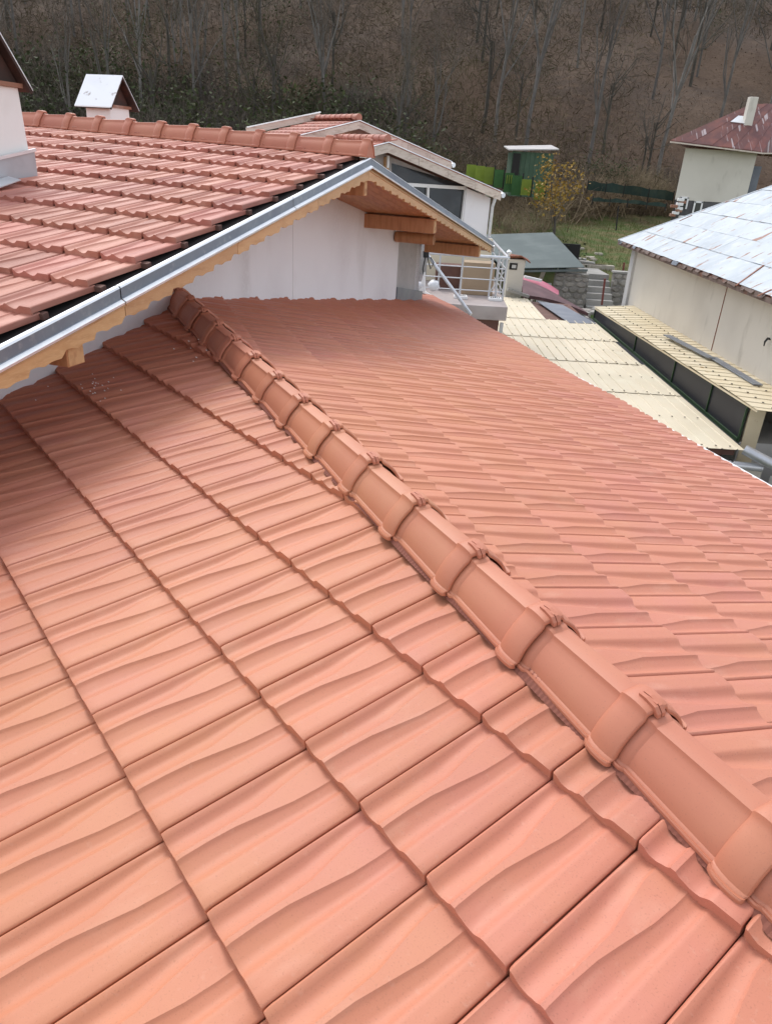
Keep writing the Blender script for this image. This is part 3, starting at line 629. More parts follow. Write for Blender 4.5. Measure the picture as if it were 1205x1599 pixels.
mb = MB(); mb.prism([V3(EX, EYF, EZ), V3(EX + 2 * hw, EYF, EZ), V3(EX + hw, EYF - hw, EZ + hw * RS_)], -Z * .05); mb.build('roof_slope', M['zincroof'], nb)
mb = MB(); mb.prism([V3(EX + 2 * hw, EYF, EZ), V3(EX + 2 * hw, EYN, EZ), V3(EX + hw, EYN, EZ + hw * RS_), V3(EX + hw, EYF - hw, EZ + hw * RS_)], -Z * .05); mb.build('roof_slope', M['zincroof'], nb)
mb = MB(); mb.tube([roofp(0, EYF, .01), roofp(hw, EYF - hw, .02)], .03, 8); mb.build('hip_seam', M['zincroof'], nb)
# ragged rusty eave: torn edge strips
for k in range(34):
    v = EYN + 1 + k * .53 + RS.uniform(-.1, .1); L_ = RS.uniform(.25, .55); mb = MB()
    if v + L_ > EYF: continue
    dz = RS.uniform(-.05, -.01); mb.prism([V3(EX - .01, v, EZ + .005), V3(EX - .03 - .04 * RS.rand(), v + .03, EZ + dz - .03), V3(EX - .02 - .04 * RS.rand(), v + L_ - .04, EZ + dz - .05 * RS.rand()), V3(EX - .01, v + L_, EZ + .005)], V3(.012, 0, .004))
    mb.build('torn_eave_strip', M['eave'] if RS.rand() < .7 else M['galv'], nb)
mb = MB(); mb.prism([V3(EX - .005, EYN, EZ - .03), V3(EX - .005, EYF, EZ - .03), V3(EX - .005, EYF, EZ - .13), V3(EX - .005, EYN, EZ - .13)], V3(.03, 0, 0)); mb.build('fascia', M['eave'], nb)
mb = MB(); mb.prism([V3(EX + .03, EYN, EZ - .12), V3(EX + .03, EYF - .05, EZ - .12), V3(NX + .1, EYF - .05, EZ - .12), V3(NX + .1, EYN, EZ - .12)], Z * .03); mb.build('soffit', M['brownwall'], nb)
# long folded rusty strip lying on the roof, dark bracket on the wall
for (q1, q2) in (((1148, 446), (1192, 414)), ((1182, 462), (1204, 452)), ((1060, 345), (1080, 336))):
    P1, P2 = hit(*q1, roofp(0, 10, .03), sN), hit(*q2, roofp(0, 10, .03), sN); mb = MB(); mb.beam(P1, P2, .05, .012, sN); mb.build('rust_strip', M['rust'], nb)
bp = at_x(1200, 532, NX - .02)
for k in range(2):
    mb = MB(); mb.tube([bp + V3(0, -.03 * k, .05 - .02 * k), bp + V3(-.06, -.02 - .03 * k, .06 - .02 * k), bp + V3(-.09, 0 - .03 * k, -.02), bp + V3(-.07, .02, -.12)], .014, 6); mb.build('wall_hook', M['black'], nb)
# lean-to under yellow canopy: smoked panels in a green frame
GX, GZ0 = 6.75, -4.53
lean = thing('lean_to', 'lean-to with dark panels in green frames under the yellow canopy', 'lean-to', (7.3, 18, -7))
yn, yf = 13.45, 25.6
ctz = lambda y: -3.73 - .37 * (y - 13.3) / 12.1
mb = MB(); mb.prism([V3(GX + .03, yn, -7), V3(NX - .01, yn, -7), V3(NX - .01, yf, -7), V3(GX + .03, yf, -7)], Z * (7 + GZ0)); mb.build('wall', M['greywall'], lean)
ycuts = [yf, 20.7, 17.45, 15.15, yn]
for k in range(4):
    y1, y2 = ycuts[k], ycuts[k + 1]; mb = MB(); mb.prism([V3(GX, y1, GZ0 + .07), V3(GX, y2, GZ0 + .07), V3(GX, y2, ctz(y2) - .06), V3(GX, y1, ctz(y1) - .06)], V3(.02, 0, 0)); mb.build('smoked_panel', M['smoke'], lean)
for y in ycuts:
    mb = MB(); mb.box((GX - .012, y, (GZ0 + ctz(y)) / 2 - .03), (.035, .035, ctz(y) - GZ0 - .02)); mb.build('mullion', M['greenframe'], lean)
mb = MB(); mb.beam(V3(GX - .014, yn, GZ0 + .04), V3(GX - .014, yf, GZ0 + .04), .055, .07); mb.build('bottom_rail', M['greenframe'], lean)
mb = MB(); mb.beam(V3(GX - .005, yn, ctz(yn) - .05), V3(GX - .005, yf, ctz(yf) - .05), .045, .05); mb.build('top_rail', M['greenframe'], lean)
mb = MB(); mb.prism([V3(GX + .06, yn - .02, -5.2), V3(GX + .36, yn - .02, -5.2), V3(GX + .36, yn - .02, ctz(yn) - .05), V3(GX + .06, yn - .02, ctz(yn) - .05)], V3(0, .05, 0)); mb.build('end_board', M['yellow2'], lean)
wz = lambda y: -3.85 - .0125 * (y - 15.2)
nS = 7; ye = np.linspace(12.95, 25.55, nS + 1)
scr = MB()
for k in range(nS):
    y1, y2 = ye[k], ye[k + 1]; p0 = V3(NX, y1, wz(y1) + .02); e0 = V3(6.68, y1, ctz(y1)); al = unit(e0 - p0); ac = unit(V3(0, 1, (wz(y2) - wz(y1)) / (y2 - y1))); nr = unit(np.cross(ac, al)); nr = nr if nr[2] > 0 else -nr
    mb = MB(); ribbed(mb, p0 + nr * (.002 * (k % 2)), al, ac, np.linalg.norm(e0 - p0), y2 - y1 + .02, 5, nr, .016, .016); mb.build('canopy_sheet', M['yellow2'], lean, fix=False)
    for q in range(5):
        for tt in (.30, .72): scr.box(p0 + al * (tt + .02 * RS.rand()) * np.linalg.norm(e0 - p0) + ac * (q + .5) * (y2 - y1) / 5 + nr * .026, (.03, .03, .014), (al, ac, nr))
scr.build('screw_heads', M['screw'], lean, kind='stuff')
mb = MB(); mb.beam(V3(6.70, 12.95, ctz(12.95) - .03), V3(6.70, 25.5, ctz(25.5) - .03), .03, .035); mb.build('edge_batten', M['yellow2'], lean)
for (qa, qb) in (((1040, 523), (1110, 559)), ((1112, 558), (1183, 601))):
    P1, P2 = at_z(*qa, -3.80), at_z(*qb, -3.78); mb = MB(); mb.beam(P1, P2, .20, .02); o = mb.build('loose_flashing', M['galv'], lean)
# ------------------------------------------------------------------ yellow ribbed roof between the houses
YZ = -4.45
yr = thing('ribbed_roof_carport', 'cream ribbed sheet roof of the low carport between the houses', 'carport', (4, 20, -7))
cy = [12.75, 16.2, 18.95, 21.7, 24.5, 28.6]; x0, x1 = 1.7, 6.46
scr = MB()
for r_ in range(5):
    y1, y2 = cy[r_], cy[r_ + 1] + .12; ns = 3; ww = (x1 - x0) / ns
    for k in range(ns):
        a_ = x0 + k * ww; xoff = .1 * math.sin(r_ * 1.7)
        if r_ == 4 and k == 2: continue
        p0 = V3(a_ + (xoff if k == 2 else 0) * 0, y1, YZ + .006 * r_ + .003 * k); al = unit(V3(0, y2 - y1, -.01)); ac = V3(1, 0, 0)
        mb = MB(); ribbed(mb, p0, al, ac, y2 - y1, ww + .03 + (.12 * RS.rand() - .03 if k == 2 else 0), 6, Z, .022 if r_ > 1 else .014, .022); mb.build('roof_sheet', M['yellow'], yr, fix=False)
        for q in range(6):
            for tt in ((.03, .5) if r_ < 4 else (.5, .8)): scr.box(p0 + al * tt * (y2 - y1) + ac * (q + .5) * ww / 6 + Z * .026, (.03, .03, .012))
scr.build('screw_heads', M['screw'], yr, kind='stuff')
mb = MB(); mb.prism([V3(x0, 12.9, YZ - .06), V3(x1, 12.9, YZ - .06), V3(x1, 28.5, YZ - .06), V3(x0, 28.5, YZ - .06)], -Z * .10); mb.build('roof_frame', M['brownwall'], yr)
for x in (2.0, 6.3):
    for y in (13.2, 20, 28.2): mb = MB(); mb.box((x, y, -5.75), (.12, .12, 2.5)); mb.build('post', M['brownwall'], yr)
mb = MB(); mb.prism([V3(x1 + .0, 13.3, YZ - .05), V3(GX - .03, 13.3, YZ - .07), V3(GX - .03, 25.8, YZ - .07), V3(x1, 25.8, YZ - .05)], -Z * .03); mb.build('valley_gutter', M['gutterdark'], yr)
mb = MB(); P = [at_z(q, w_, YZ + .03) for q, w_ in ((838, 470), (888, 504), (930, 505), (878, 476))]; mb.prism(P, -Z * .02); mb.build('blue_grey_sheet', M['bluegrey'], yr)
mb = MB(); mb.tube([V3(2.6, 12.70, YZ - .22), V3(6.2, 12.66, YZ - .25), V3(6.9, 12.62, YZ - .27)], .075, 12); mb.build('gutter', M['steel'], yr, smooth=40)
mb = MB(); mb.tube([V3(6.55, 12.75, YZ + .02), V3(7.15, 12.35, YZ - .18), V3(7.9, 11.85, YZ - .42)], .095, 14); o = mb.build('downpipe', M['steel'], yr, smooth=40)
mb = MB(); mb.tube([V3(6.32, 12.67, YZ - .25), V3(6.36, 12.67, YZ - .25)], .085, 12); mb.build('pipe_clip', M['black'], yr)
mb = MB(); mb.box((7.6, 10.2, -5.95), (.9, 5, 2.1)); wq = mb.build('grey_wall', M['greywall']); tag(wq, 'pale grey rendered wall below the pipe at the right edge', 'wall')
mb = MB(); mb.box((6.75, 12.9, -5.9), (.5, .3, 2.2)); wq = mb.build('brick_pier', M['stucco']); tag(wq, 'shadowed stucco pier under the carport gutter', 'pier')
# ------------------------------------------------------------------ balcony beyond the roof
bal = thing('balcony', 'concrete balcony with pale steel tube railing beyond the eave', 'balcony', (1.6, 17, -7))
fx0, fx1, fy0, fy1, FZ = .2, 2.36, 16.1, 20.5, -2.7
mb = MB(); mb.prism([V3(fx0, fy0, FZ), V3(fx1, fy0 + .05, FZ), V3(fx1 + .15, fy1, FZ), V3(fx0, fy1, FZ)], -Z * .30); mb.build('slab', M['balc'], bal, bevel=.015)
mb = MB(); mb.prism([V3(fx0, fy0 + .12, -7), V3(fx1 - .14, fy0 + .16, -7), V3(fx1, fy1, -7), V3(fx0, fy1, -7)], Z * (7 + FZ - .303)); mb.build('wall', M['brownwall'], bal)
mb = MB(); mb.box((fx1 - .08, fy0 + .10, -4.6), (.07, .07, 3.1)); mb.build('corner_trim', M['greywall'], bal)
RZ = .92
def rail(a_, b_, r_, name): mb = MB(); mb.tube([a_, b_], r_, 10); mb.build(name, M['steel'], bal, smooth=40)
ry = fy0 + .9; rx1 = fx1 - .02
rail(V3(.55, ry, FZ + RZ), V3(rx1 + .05, ry, FZ + RZ), .034, 'top_rail'); rail(V3(rx1 + .02, ry - .03, FZ + RZ), V3(rx1 + .1, fy1 + 1.6, FZ + RZ), .034, 'top_rail')
for h_ in (.18, .43, .68): rail(V3(.55, ry, FZ + h_), V3(rx1, ry, FZ + h_), .012, 'mid_rail'); rail(V3(rx1, ry, FZ + h_), V3(rx1 + .1, fy1 + 1.2, FZ + h_), .012, 'mid_rail')
for px, py in ((1.36, ry), (.9, ry + .9), (2.02, ry), (2.17, ry), (rx1, ry), (rx1 + .03, ry + .9), (rx1 + .06, ry + 2.0)):
    rail(V3(px, py, FZ), V3(px, py, FZ + RZ), .024, 'post')
mb = MB(); mb.beam(V3(2.04, ry, FZ + .18), V3(2.3, ry, FZ + .62), .02, .02); mb.build('brace', M['steel'], bal)
for px in (1.38, 2.16):
    mb = MB(); mb.box((px, ry - .05, FZ + .03), (.30, .26, .06)); o = mb.build('base_block', M['white_paint'], bal, bevel=.01)
    for k in range(5): mb = MB(); mb.box((px - .09 + k * .045, ry - .08, FZ + .067), (.02, .03, .014)); mb.build('bolt', M['black'], o)
lamp = MB(); lp = V3(rx1 + .02, ry, FZ + RZ); lamp.tube([lp, lp + Z * .06, lp + Z * .09], [.022, .022, .05], 10); lamp.tube([lp + Z * .09, lp + Z * .13, lp + Z * .17], [.05, .06, .02], 12); lamp.build('ball_finial', M['galv_light'], bal, smooth=50)
bx = MB(); bx.box((1.80, ry + .75, FZ + .36), (.72, .5, .72)); o = tag(bx.build('carton', M['carton'], bevel=.012), 'large brown cardboard carton standing behind the balcony railing', 'carton')
tp = MB(); tp.box((1.80, ry + .499, FZ + .36), (.72, .004, .05)); 
bx = MB(); bx.box((1.15, ry + 1.3, FZ + .28), (.62, .5, .56)); tag(bx.build('dark_crate', M['brownwall'], bevel=.02), 'dark crate in the shade on the balcony beside the carton', 'crate')
bx = MB(); bx.box((1.45, ry + 2.4, FZ + .55), (1.6, .08, 1.1)); tag(bx.build('beige_board', M['yellow'], bevel=.01), 'beige board leaning at the back of the balcony', 'board')
# leaning pole, cable, bags
p1, p2 = at_y(668, 399, 15.5), at_y(735, 491, 14.6)
mb = MB(); mb.tube([p1, p2], .033, 10); tag(mb.build('pole', M['steel'], smooth=40), 'long grey metal pole leaning down from wall corner to eave', 'pole')
cb = MB(); pts = [at_y(665, 396, 15.4), at_y(660, 420, 15.35), at_y(663, 440, 15.3), at_y(657, 452, 15.3)]; cb.tube(pts, .014, 6)
pts = [at_y(666, 398, 15.38), at_y(672, 420, 15.3), at_y(677, 410, 15.3), at_y(672, 402, 15.35)]; cb.tube(pts, .012, 6); cb.tube([at_y(665, 392, 15.4), at_y(665, 402, 15.4)], .06, 8)
tag(cb.build('cable', M['black'], smooth=60), 'black cable coiled at the wall corner by the balcony', 'cable')
def blob(name, c, r_, m_, sc):
    mb = MB(); n, mm = 10, 7; rows = [[c + V3(math.cos(2 * math.pi * i / n) * math.sin(math.pi * j / mm) * sc[0], math.sin(2 * math.pi * i / n) * math.sin(math.pi * j / mm) * sc[1], math.cos(math.pi * j / mm) * sc[2]) * r_ * (1 + .12 * math.sin(3 * i + 2 * j)) for i in range(n + 1)] for j in range(mm + 1)]
    mb.grid(rows); return mb.build(name, m_, smooth=70)
tag(blob('bag', at_y(651, 446, 15.2) , .12, M['bag'], (1.3, 1, .75)), 'small crumpled white bag at the foot of cement wall', 'bag')
tag(blob('bag', at_y(677, 446, 16.6), .13, M['bag'], (1, 1, .9)), 'white sack on the balcony next to railing end', 'bag')
mb = MB(); q = [at_y(662, 425, 15.2), at_y(663, 455, 15.1), at_y(653, 455, 15.1)]; mb.prism(q, V3(.02, .06, 0)); tag(mb.build('white_panel_offcut', M['white_paint']), 'narrow white offcut leaning at the wall corner', 'panel')

# ------------------------------------------------------------------ house with cream barge boards behind the gable
HA = rad(55); hw_ = V3(math.sin(HA), math.cos(HA), 0); hn = V3(math.cos(HA), -math.sin(HA), 0)
P1 = at_y(606, 224, 20.0)
h2 = thing('dormer_house', 'white house with cream barge boards and a broad window behind the gable', 'house', (P1[0], 24, -6.5))
def Hh(a, b, z): return P1 + hw_ * a + hn * b + Z * z            # a along the gable, b towards the camera side, z from its apex
pit = math.tan(rad(14.6)); R_END = float((hit(783, 298, P1, hn) - P1) @ hw_); L_END = -3.6
def gable(a0, b, z0, aL, aR, depth, fas, name_mat):
    zt = lambda a: z0 - pit * abs(a - a0)
    for s_, ae in ((-1, aL), (1, aR)):
        mb = MB(); mb.prism([Hh(a0, b - .02, zt(a0) + .02), Hh(ae, b - .02, zt(ae) + .02), Hh(ae, b - depth, zt(ae) + .02), Hh(a0, b - depth, zt(a0) + .02)], -Z * .07); deck_ = mb.build('roof_slope', M['tile_up'], h2)
        n = 4; st = (ae - a0) / n
        for q in range(n):
            a1, a2 = a0 + q * st + .004, a0 + (q + 1) * st - .004; mb = MB()
            mb.prism([Hh(a1, b, zt(a1) + .0), Hh(a2, b, zt(a2) + .0), Hh(a2, b, zt(a2) - fas), Hh(a1, b, zt(a1) - fas)], -hn * .03); mb.build('barge_board', M['cream_wood'], h2)
        mb = MB(); mb.beam(Hh(a0, b + .01, zt(a0) + .03), Hh(ae, b + .01, zt(ae) + .03), .05, .02); mb.build('verge_trim', M['galv_light'], h2)
        # clay tiles in courses on the slope
        X_ = hn if s_ < 0 else -hn; Yv = unit((Hh(a0, 0, zt(a0)) - Hh(ae, 0, zt(ae)))); 
        X_ = unit(np.cross(Yv, Z)); N_ = np.cross(X_, Yv); mbt = MB(); pc = []
        ncol = int((depth - .1) / TW); nrow = int(abs(ae - a0) / .40) + 1
        vs = np.array(TILE_LO.v)
        for j in range(nrow):
            for k in range(ncol):
                O = Hh(ae, b - .06, zt(ae) + .07) + Yv * j * .40 + ((-hn) * k * TW if X_ @ hn < 0 else (-hn) * (k + 1) * TW)
                if j == nrow - 1: pass
                mbt.add(O + vs[:, :1] * X_ + vs[:, 1:2] * Yv + vs[:, 2:] * N_, TILE_LO.f); pc += [RS.rand()] * len(vs)
        o = mbt.build('roof_tiles', M['tile_up'], h2, smooth=38, kind='stuff', fix=False); at_ = o.data.attributes.new('piece', 'FLOAT', 'POINT'); at_.data.foreach_set('value', pc)
    for k in range(int(depth / .3)):
        P = Hh(a0, b - .02 - k * .3, z0 + .10); mb = MB()
        for i in range(4): pass
        mb.tube([P, P - hn * .24, P - hn * .31], [.10, .09, .085], 10); mb.build('ridge_cap', M['rust'] if False else M['tile_up'], h2, smooth=40)
    return zt
zt1 = gable(0, 0, 0, L_END, R_END, 2.9, .20, None)
P2w = at_y(561, 190, 22.5) - P1; a2_, b2_, z2_ = float(P2w @ hw_), float(P2w @ hn), float(P2w[2])
re2 = float((hit(705, 255, P1 + P2w, hn) - P1) @ hw_)
zt2 = gable(a2_, b2_, z2_, a2_ - 4.3, re2, 2.6, .17, None)
# far verge of the rear roof, grey boards
f1, f2 = at_y(385, 205, 23.6), at_y(500, 181, 24.6); mb = MB(); mb.beam(f1, f2, .04, .16); mb.build('barge_board', M['cream_wood'], h2)
mb = MB(); mb.beam(f1 + Z * .10, f2 + Z * .10, .10, .03); mb.build('verge_trim', M['galv_light'], h2)
# walls below
mb = MB(); wb = -.42
w0 = float((hit(728, 300, P1 + hn * wb, hn) - P1) @ hw_); w1 = float((hit(765, 315, P1 + hn * wb, hn) - P1) @ hw_)
mb.prism([Hh(w0, wb, -6.5), Hh(w1, wb, -6.5), Hh(w1, wb, zt1(w1) - .17), Hh(w0, wb, zt1(w0) - .17)], -hn * .25); mb.build('wall', M['plaster'], h2)
mb = MB(); mb.prism([Hh(w1 - .25, wb - .25, -6.5), Hh(w1, wb - .25, -6.5), Hh(w1, wb - 4, -6.5), Hh(w1 - .25, wb - 4, -6.5)], Z * (6.5 - .9)); mb.build('wall', M['plaster'], h2)
mb = MB(); mb.prism([Hh(L_END + .4, wb - .12, -6.5), Hh(w0, wb - .12, -6.5), Hh(w0, wb - .12, zt1(w0) - .17), Hh(0, wb - .12, zt1(0) - .17), Hh(L_END + .4, wb - .12, zt1(L_END + .4) - .17)], -hn * .1); mb.build('back_wall', M['cement'], h2)
q = lambda px, py, b: hit(px, py, P1 + hn * b, hn)
win = MB(); win.prism([q(612, 255, wb - .10), q(728, 290, wb - .10), q(722, 350, wb - .10), q(612, 350, wb - .10)], -hn * .01); win = win.build('window', M['glass'], h2)
for (c1_, c2_, t_) in (((632, 288), (728, 294), .085), ((668, 292), (666, 335), .06), ((727, 290), (720, 350), .075)):
    mb = MB(); mb.beam(q(*c1_, wb - .06), q(*c2_, wb - .06), .06, t_ if c1_[0] == 632 else .06, Z if c1_[0] == 632 else hn); mb.build('window_frame', M['white_paint'], win)
mb = MB(); mb.beam(q(603, 245, wb - .05), q(602, 300, wb - .05), .10, .10, hn); mb.build('post', M['pine'], h2)
mb = MB(); mb.beam(q(606, 243, wb + .05), q(605, 262, wb + .05), .05, .05, hn); mb.build('white_batten', M['white_paint'], h2)
# eave gutter and downpipe at the corner
ge = Hh(R_END + .06, .03, zt1(R_END) - .06); mb = MB(); mb.tube([ge, ge - hn * 2.8], .07, 12); mb.build('gutter', M['galv_light'], h2, smooth=40)
ge2 = Hh(re2 + .06, b2_ + .03, zt2(re2) - .06); mb = MB(); mb.tube([ge2, ge2 - hn * 2.0], .07, 12); mb.build('gutter', M['galv_light'], h2, smooth=40)
mb = MB(); c_ = Hh(w1 + .06, wb + .05, 0); mb.tube([V3(*(ge - hn * .35)[:2], ge[2] - .05), V3(*(ge - hn * .35)[:2], ge[2] - .14), V3(c_[0], c_[1], ge[2] - .33), V3(c_[0], c_[1], -6.4)], .045, 10); mb.build('downpipe', M['galv_light'], h2, smooth=40)
# rear block of the house
mb = MB(); mb.prism([Hh(a2_ - 3.6, b2_ - .4, -6.5), Hh(re2 - .5, b2_ - .4, -6.5), Hh(re2 - .5, b2_ - 2.4, -6.5), Hh(a2_ - 3.6, b2_ - 2.4, -6.5)], Z * (6.5 + z2_ - 1.05)); mb.build('wall', M['plaster'], h2)

# ------------------------------------------------------------------ garden shed with grey-green roof, stone walls, steps
sh = thing('shed', 'open shed with grey-green felt roof and rubble stone pier', 'shed', (6, 35, -6))
Sa, Sb, Sc, Sd = at_y(912, 418, 33), at_y(785, 420, 33), at_y(735, 367, 37.5), at_y(862, 363, 37.5)
nst = 5
for k in range(nst):
    t1, t2 = k / nst, (k + 1) / nst + .012
    L_ = lambda A_, B_, t: A_ + (B_ - A_) * t
    mb = MB(); mb.prism([L_(Sb, Sc, t1) + Z * .006 * (nst - k), L_(Sa, Sd, t1) + Z * .006 * (nst - k), L_(Sa, Sd, min(t2, 1)) + Z * .006 * (nst - k), L_(Sb, Sc, min(t2, 1)) + Z * .006 * (nst - k)], -Z * .03); mb.build('roof_sheet', M['roofing'], sh)
mb = MB(); mb.beam(Sb - Z * .10, Sa - Z * .10 + V3(.15, 0, 0), .06, .09); mb.build('eave_board', M['roofing'], sh)
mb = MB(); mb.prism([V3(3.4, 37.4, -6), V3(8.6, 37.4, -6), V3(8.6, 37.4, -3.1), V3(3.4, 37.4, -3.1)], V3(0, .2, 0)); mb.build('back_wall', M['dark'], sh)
mb = MB(); mb.prism([V3(8.05, 33.9, -6), V3(8.25, 33.9, -6), V3(8.25, 37.5, -6), V3(8.05, 37.5, -6)], Z * 2.1); mb.build('side_wall', M['mortar'], sh)
mb = MB(); pa, pb = at_y(842, 445, 33.1), at_y(843, 478, 33.1); mb.box(((pa + pb) / 2 + V3(.15, 0, 0)), (.55, .12, 1.1)); mb.build('leaning_board', M['greywall'], sh)
mb = MB(); mb.beam(V3(5.9, 33.6, -5.6), V3(6.35, 33.9, -4.0), .12, .14); mb.build('prop', M['cream_wood'], sh)
def rubble(parent, x0, x1, z0, z1, y, depth=.35, s=.40):
    """courses of uneven stones set in mortar; each stone an object"""
    mb = MB(); mb.box(((x0 + x1) / 2, y + depth / 2, (z0 + z1) / 2), (x1 - x0 - .04, depth - .06, z1 - z0 - .02)); mb.build('mortar_core', M['mortar'], parent)
    z = z0
    while z < z1 - .08:
        hh = min(RS.uniform(.7, 1.15) * s * .75, z1 - z); x = x0
        while x < x1 - .05:
            ww = min(RS.uniform(.6, 1.5) * s, x1 - x); mb = MB()
            c = V3(x + ww / 2, y + .03 + RS.uniform(-.03, .02), z + hh / 2); n = 7; ring = []
            for k in range(n):
                a = 2 * math.pi * k / n + RS.uniform(-.25, .25); ring.append(c + V3(math.cos(a) * ww * .53 * RS.uniform(.85, 1.05), 0, math.sin(a) * hh * .55 * RS.uniform(.85, 1.05)))
            fr = [p + V3(0, -.05, 0) for p in [c + (r_ - c) * .72 for r_ in ring]]; bk = [p + V3(0, .12, 0) for p in ring]
            mb.add(fr + ring + bk, [tuple(range(n))] + [(i, i + n, (i + 1) % n + n, (i + 1) % n) for i in range(n)] + [(i + n, i + 2 * n, (i + 1) % n + 2 * n, (i + 1) % n + n) for i in range(n)])
            mb.build('stone', M['stone'], parent); x += ww
        z += hh
rubble(sh, 6.75, 8.25, -6.0, -3.95, 33.2)
st2 = thing('stone_wall', 'rubble stone retaining wall beside the garden steps', 'wall', (10.2, 34.5, -6))
rubble(st2, 9.55, 11.6, -5.9, -3.95, 34.2)
mb = MB(); mb.box((10.57, 34.38, -3.90), (2.1, .42, .08)); mb.build('coping', M['concrete'], st2)
steps = thing('steps', 'concrete garden steps climbing between the rubble stone walls', 'steps', (8.9, 34, -6))
for k in range(8):
    mb = MB(); z = -5.75 + k * .235; mb.box((8.92 + .0 * k, 32.4 + k * .36 + 1, z - .6), (1.22, 2.2, 1.2)); mb.build('step', M['concrete'], steps, bevel=.02)
mb = MB(); mb.box((9.6, 31.9, -5.78), (2.6, 1.6, .16)); mb.build('landing', M['concrete'], steps)
mb = MB(); a_, b_ = at_y(944, 435, 32.3), at_y(939, 476, 32.3); mb.tube([a_, b_], .045, 8); tag(mb.build('red_post', M['redpost']), 'short rusty red post standing by the concrete steps', 'post')
mb = MB(); a_, b_ = at_y(974, 410, 36), at_y(971, 430, 36); mb.tube([a_, b_], .045, 8); tag(mb.build('red_post', M['redpost']), 'thin red-brown stake behind the stone wall', 'post')
# stone debris below the yellow roof
for k in range(16):
    p = at_z(RS.uniform(895, 950), RS.uniform(480, 503), -5.2); mb = MB(); mb.box(p, RS.uniform(.25, .7, 3) * V3(1.3, 1, .35), tuple(np.array(Matrix.Rotation(RS.uniform(0, 3), 3, 'Z'))[i] for i in range(3)))
    o = mb.build('loose_slab', M['concrete'] if k % 3 else M['stone'], bevel=.03); tag(o, 'loose grey stone slab piled at the foot of steps', 'slab', 'loose slabs below the steps')
# maroon sheet roof and pink tarpaulin next to the shed
mr_ = thing('low_roof', 'sagging maroon sheet roof in front of the open shed', 'roof', (6, 30, -7))
n = 9
top = [at_y(815 + (900 - 815) * t, 436 + 44 * t - 5 * math.sin(math.pi * t), 31.5) for t in np.linspace(0, 1, n)]; bot = [at_y(815 + (918 - 815) * t, 460 + 29 * t - 5 * math.sin(math.pi * t), 29.6) for t in np.linspace(0, 1, n)]
mb = MB(); mb.grid([top, [(p + q_) / 2 + Z * .05 for p, q_ in zip(top, bot)], bot, [p - Z * .12 for p in bot]]); mb.build('roof_sheet', M['maroon'], mr_, smooth=50, fix=False)
mb = MB(); mb.prism([V3(4.3, 29.9, -7), V3(6.9, 29.9, -7), V3(6.9, 31.2, -7), V3(4.3, 31.2, -7)], Z * 1.5); mb.build('wall', M['brownwall'], mr_)
mb = MB(); tt = np.linspace(0, 1, 8)
mb.grid([[at_y(812 + 60 * t, 429 + 23 * t * t + 2, 32.4) for t in tt], [at_y(814 + 58 * t, 433 + 23 * t * t + 4, 32.0) for t in tt], [at_y(815 + 55 * t, 444 + 16 * t, 31.6) for t in tt], [at_y(815 + 55 * t, 452 + 16 * t, 31.55) for t in tt]])
tag(mb.build('tarpaulin', M['pink'], smooth=60, fix=False), 'pink tarpaulin stretched over the stack in front of the shed', 'tarpaulin')
mb = MB(); p = at_y(818, 432, 31.9); mb.beam(p, p + V3(.75, 0, -.12), .16, .10); tag(mb.build('plank', M['white_paint'], bevel=.01), 'pale plank lying on the pink tarpaulin', 'plank')
# plastered flue stack
fl = thing('flue_stack', 'yellowish plastered flue stack with rusty cover beside the balcony', 'chimney', (5, 30, -7))
c_ = at_y(807, 405, 29.0); lo = at_y(807, 460, 29.0)
mb = MB(); mb.box((c_[0] + .02, 29.25, (c_[2] - 6.5) / 2), (.62, .5, c_[2] + 6.5)); mb.build('stack', M['stucco'], fl, bevel=.02)
mb = MB(); mb.prism([V3(c_[0] - .5, 28.9, c_[2] + .10), V3(c_[0] + .12, 28.85, c_[2] + .16), V3(c_[0] + .5, 28.9, c_[2] - .06), V3(c_[0] + .5, 29.6, c_[2] - .02), V3(c_[0] - .5, 29.6, c_[2] + .16)], -Z * .05); mb.build('cover', M['rust'], fl)
hq = at_y(801, 416, 28.99); mb = MB(); mb.box(hq, (.30, .03, .24)); o = mb.build('opening', M['dark'], fl); mb = MB(); mb.box(hq + V3(.02, -.02, .0), (.16, .02, .12)); mb.build('vent', M['greywall'], o)
mb = MB(); mb.beam(at_y(792, 452, 28.8), at_y(825, 463, 28.8), .25, .10); tag(mb.build('plank', M['concrete']), 'weathered grey plank lying at the far edge of the carport roof', 'plank')

# ------------------------------------------------------------------ far house with maroon roof
FY = 46.0
fh = thing('stucco_house', 'far stucco house with rust-streaked maroon hip roof and plain chimney', 'house', (17.6, 48, -3))
def F(px, py, y=FY): return at_y(px, py, y)
x0, x1 = 15.56, 19.55; ze = 1.62
mb = MB(); mb.prism([V3(x0, FY, -3.2), V3(x1, FY, -3.2), V3(x1 + 1.9, FY + 5.5, -3.2), V3(x0 + 2.8, FY + 5.5, -3.2)], Z * (3.2 - 1.05)); mb.build('plinth', M['plinth'], fh)
mb = MB(); mb.prism([V3(x0 - .03, FY - .03, -1.05), V3(x1 + .03, FY - .03, -1.05), V3(x1 + 2, FY + 5.5, -1.05), V3(x0 + 2.8, FY + 5.5, -1.05)], Z * (1.05 + ze)); mb.build('wall', M['stucco'], fh)
e0, e1 = F(1046, 219, FY - .9), F(1191, 237, FY - .9)
r0, r1 = F(1171, 163, FY + 2.2), F(1232, 161, FY + 2.6); e2 = V3(23.5, FY + 3.0, 1.9); e3 = V3(18.4, FY + 6.6, 1.8); e4 = V3(24, FY + 6.6, 1.7)
nS = 9
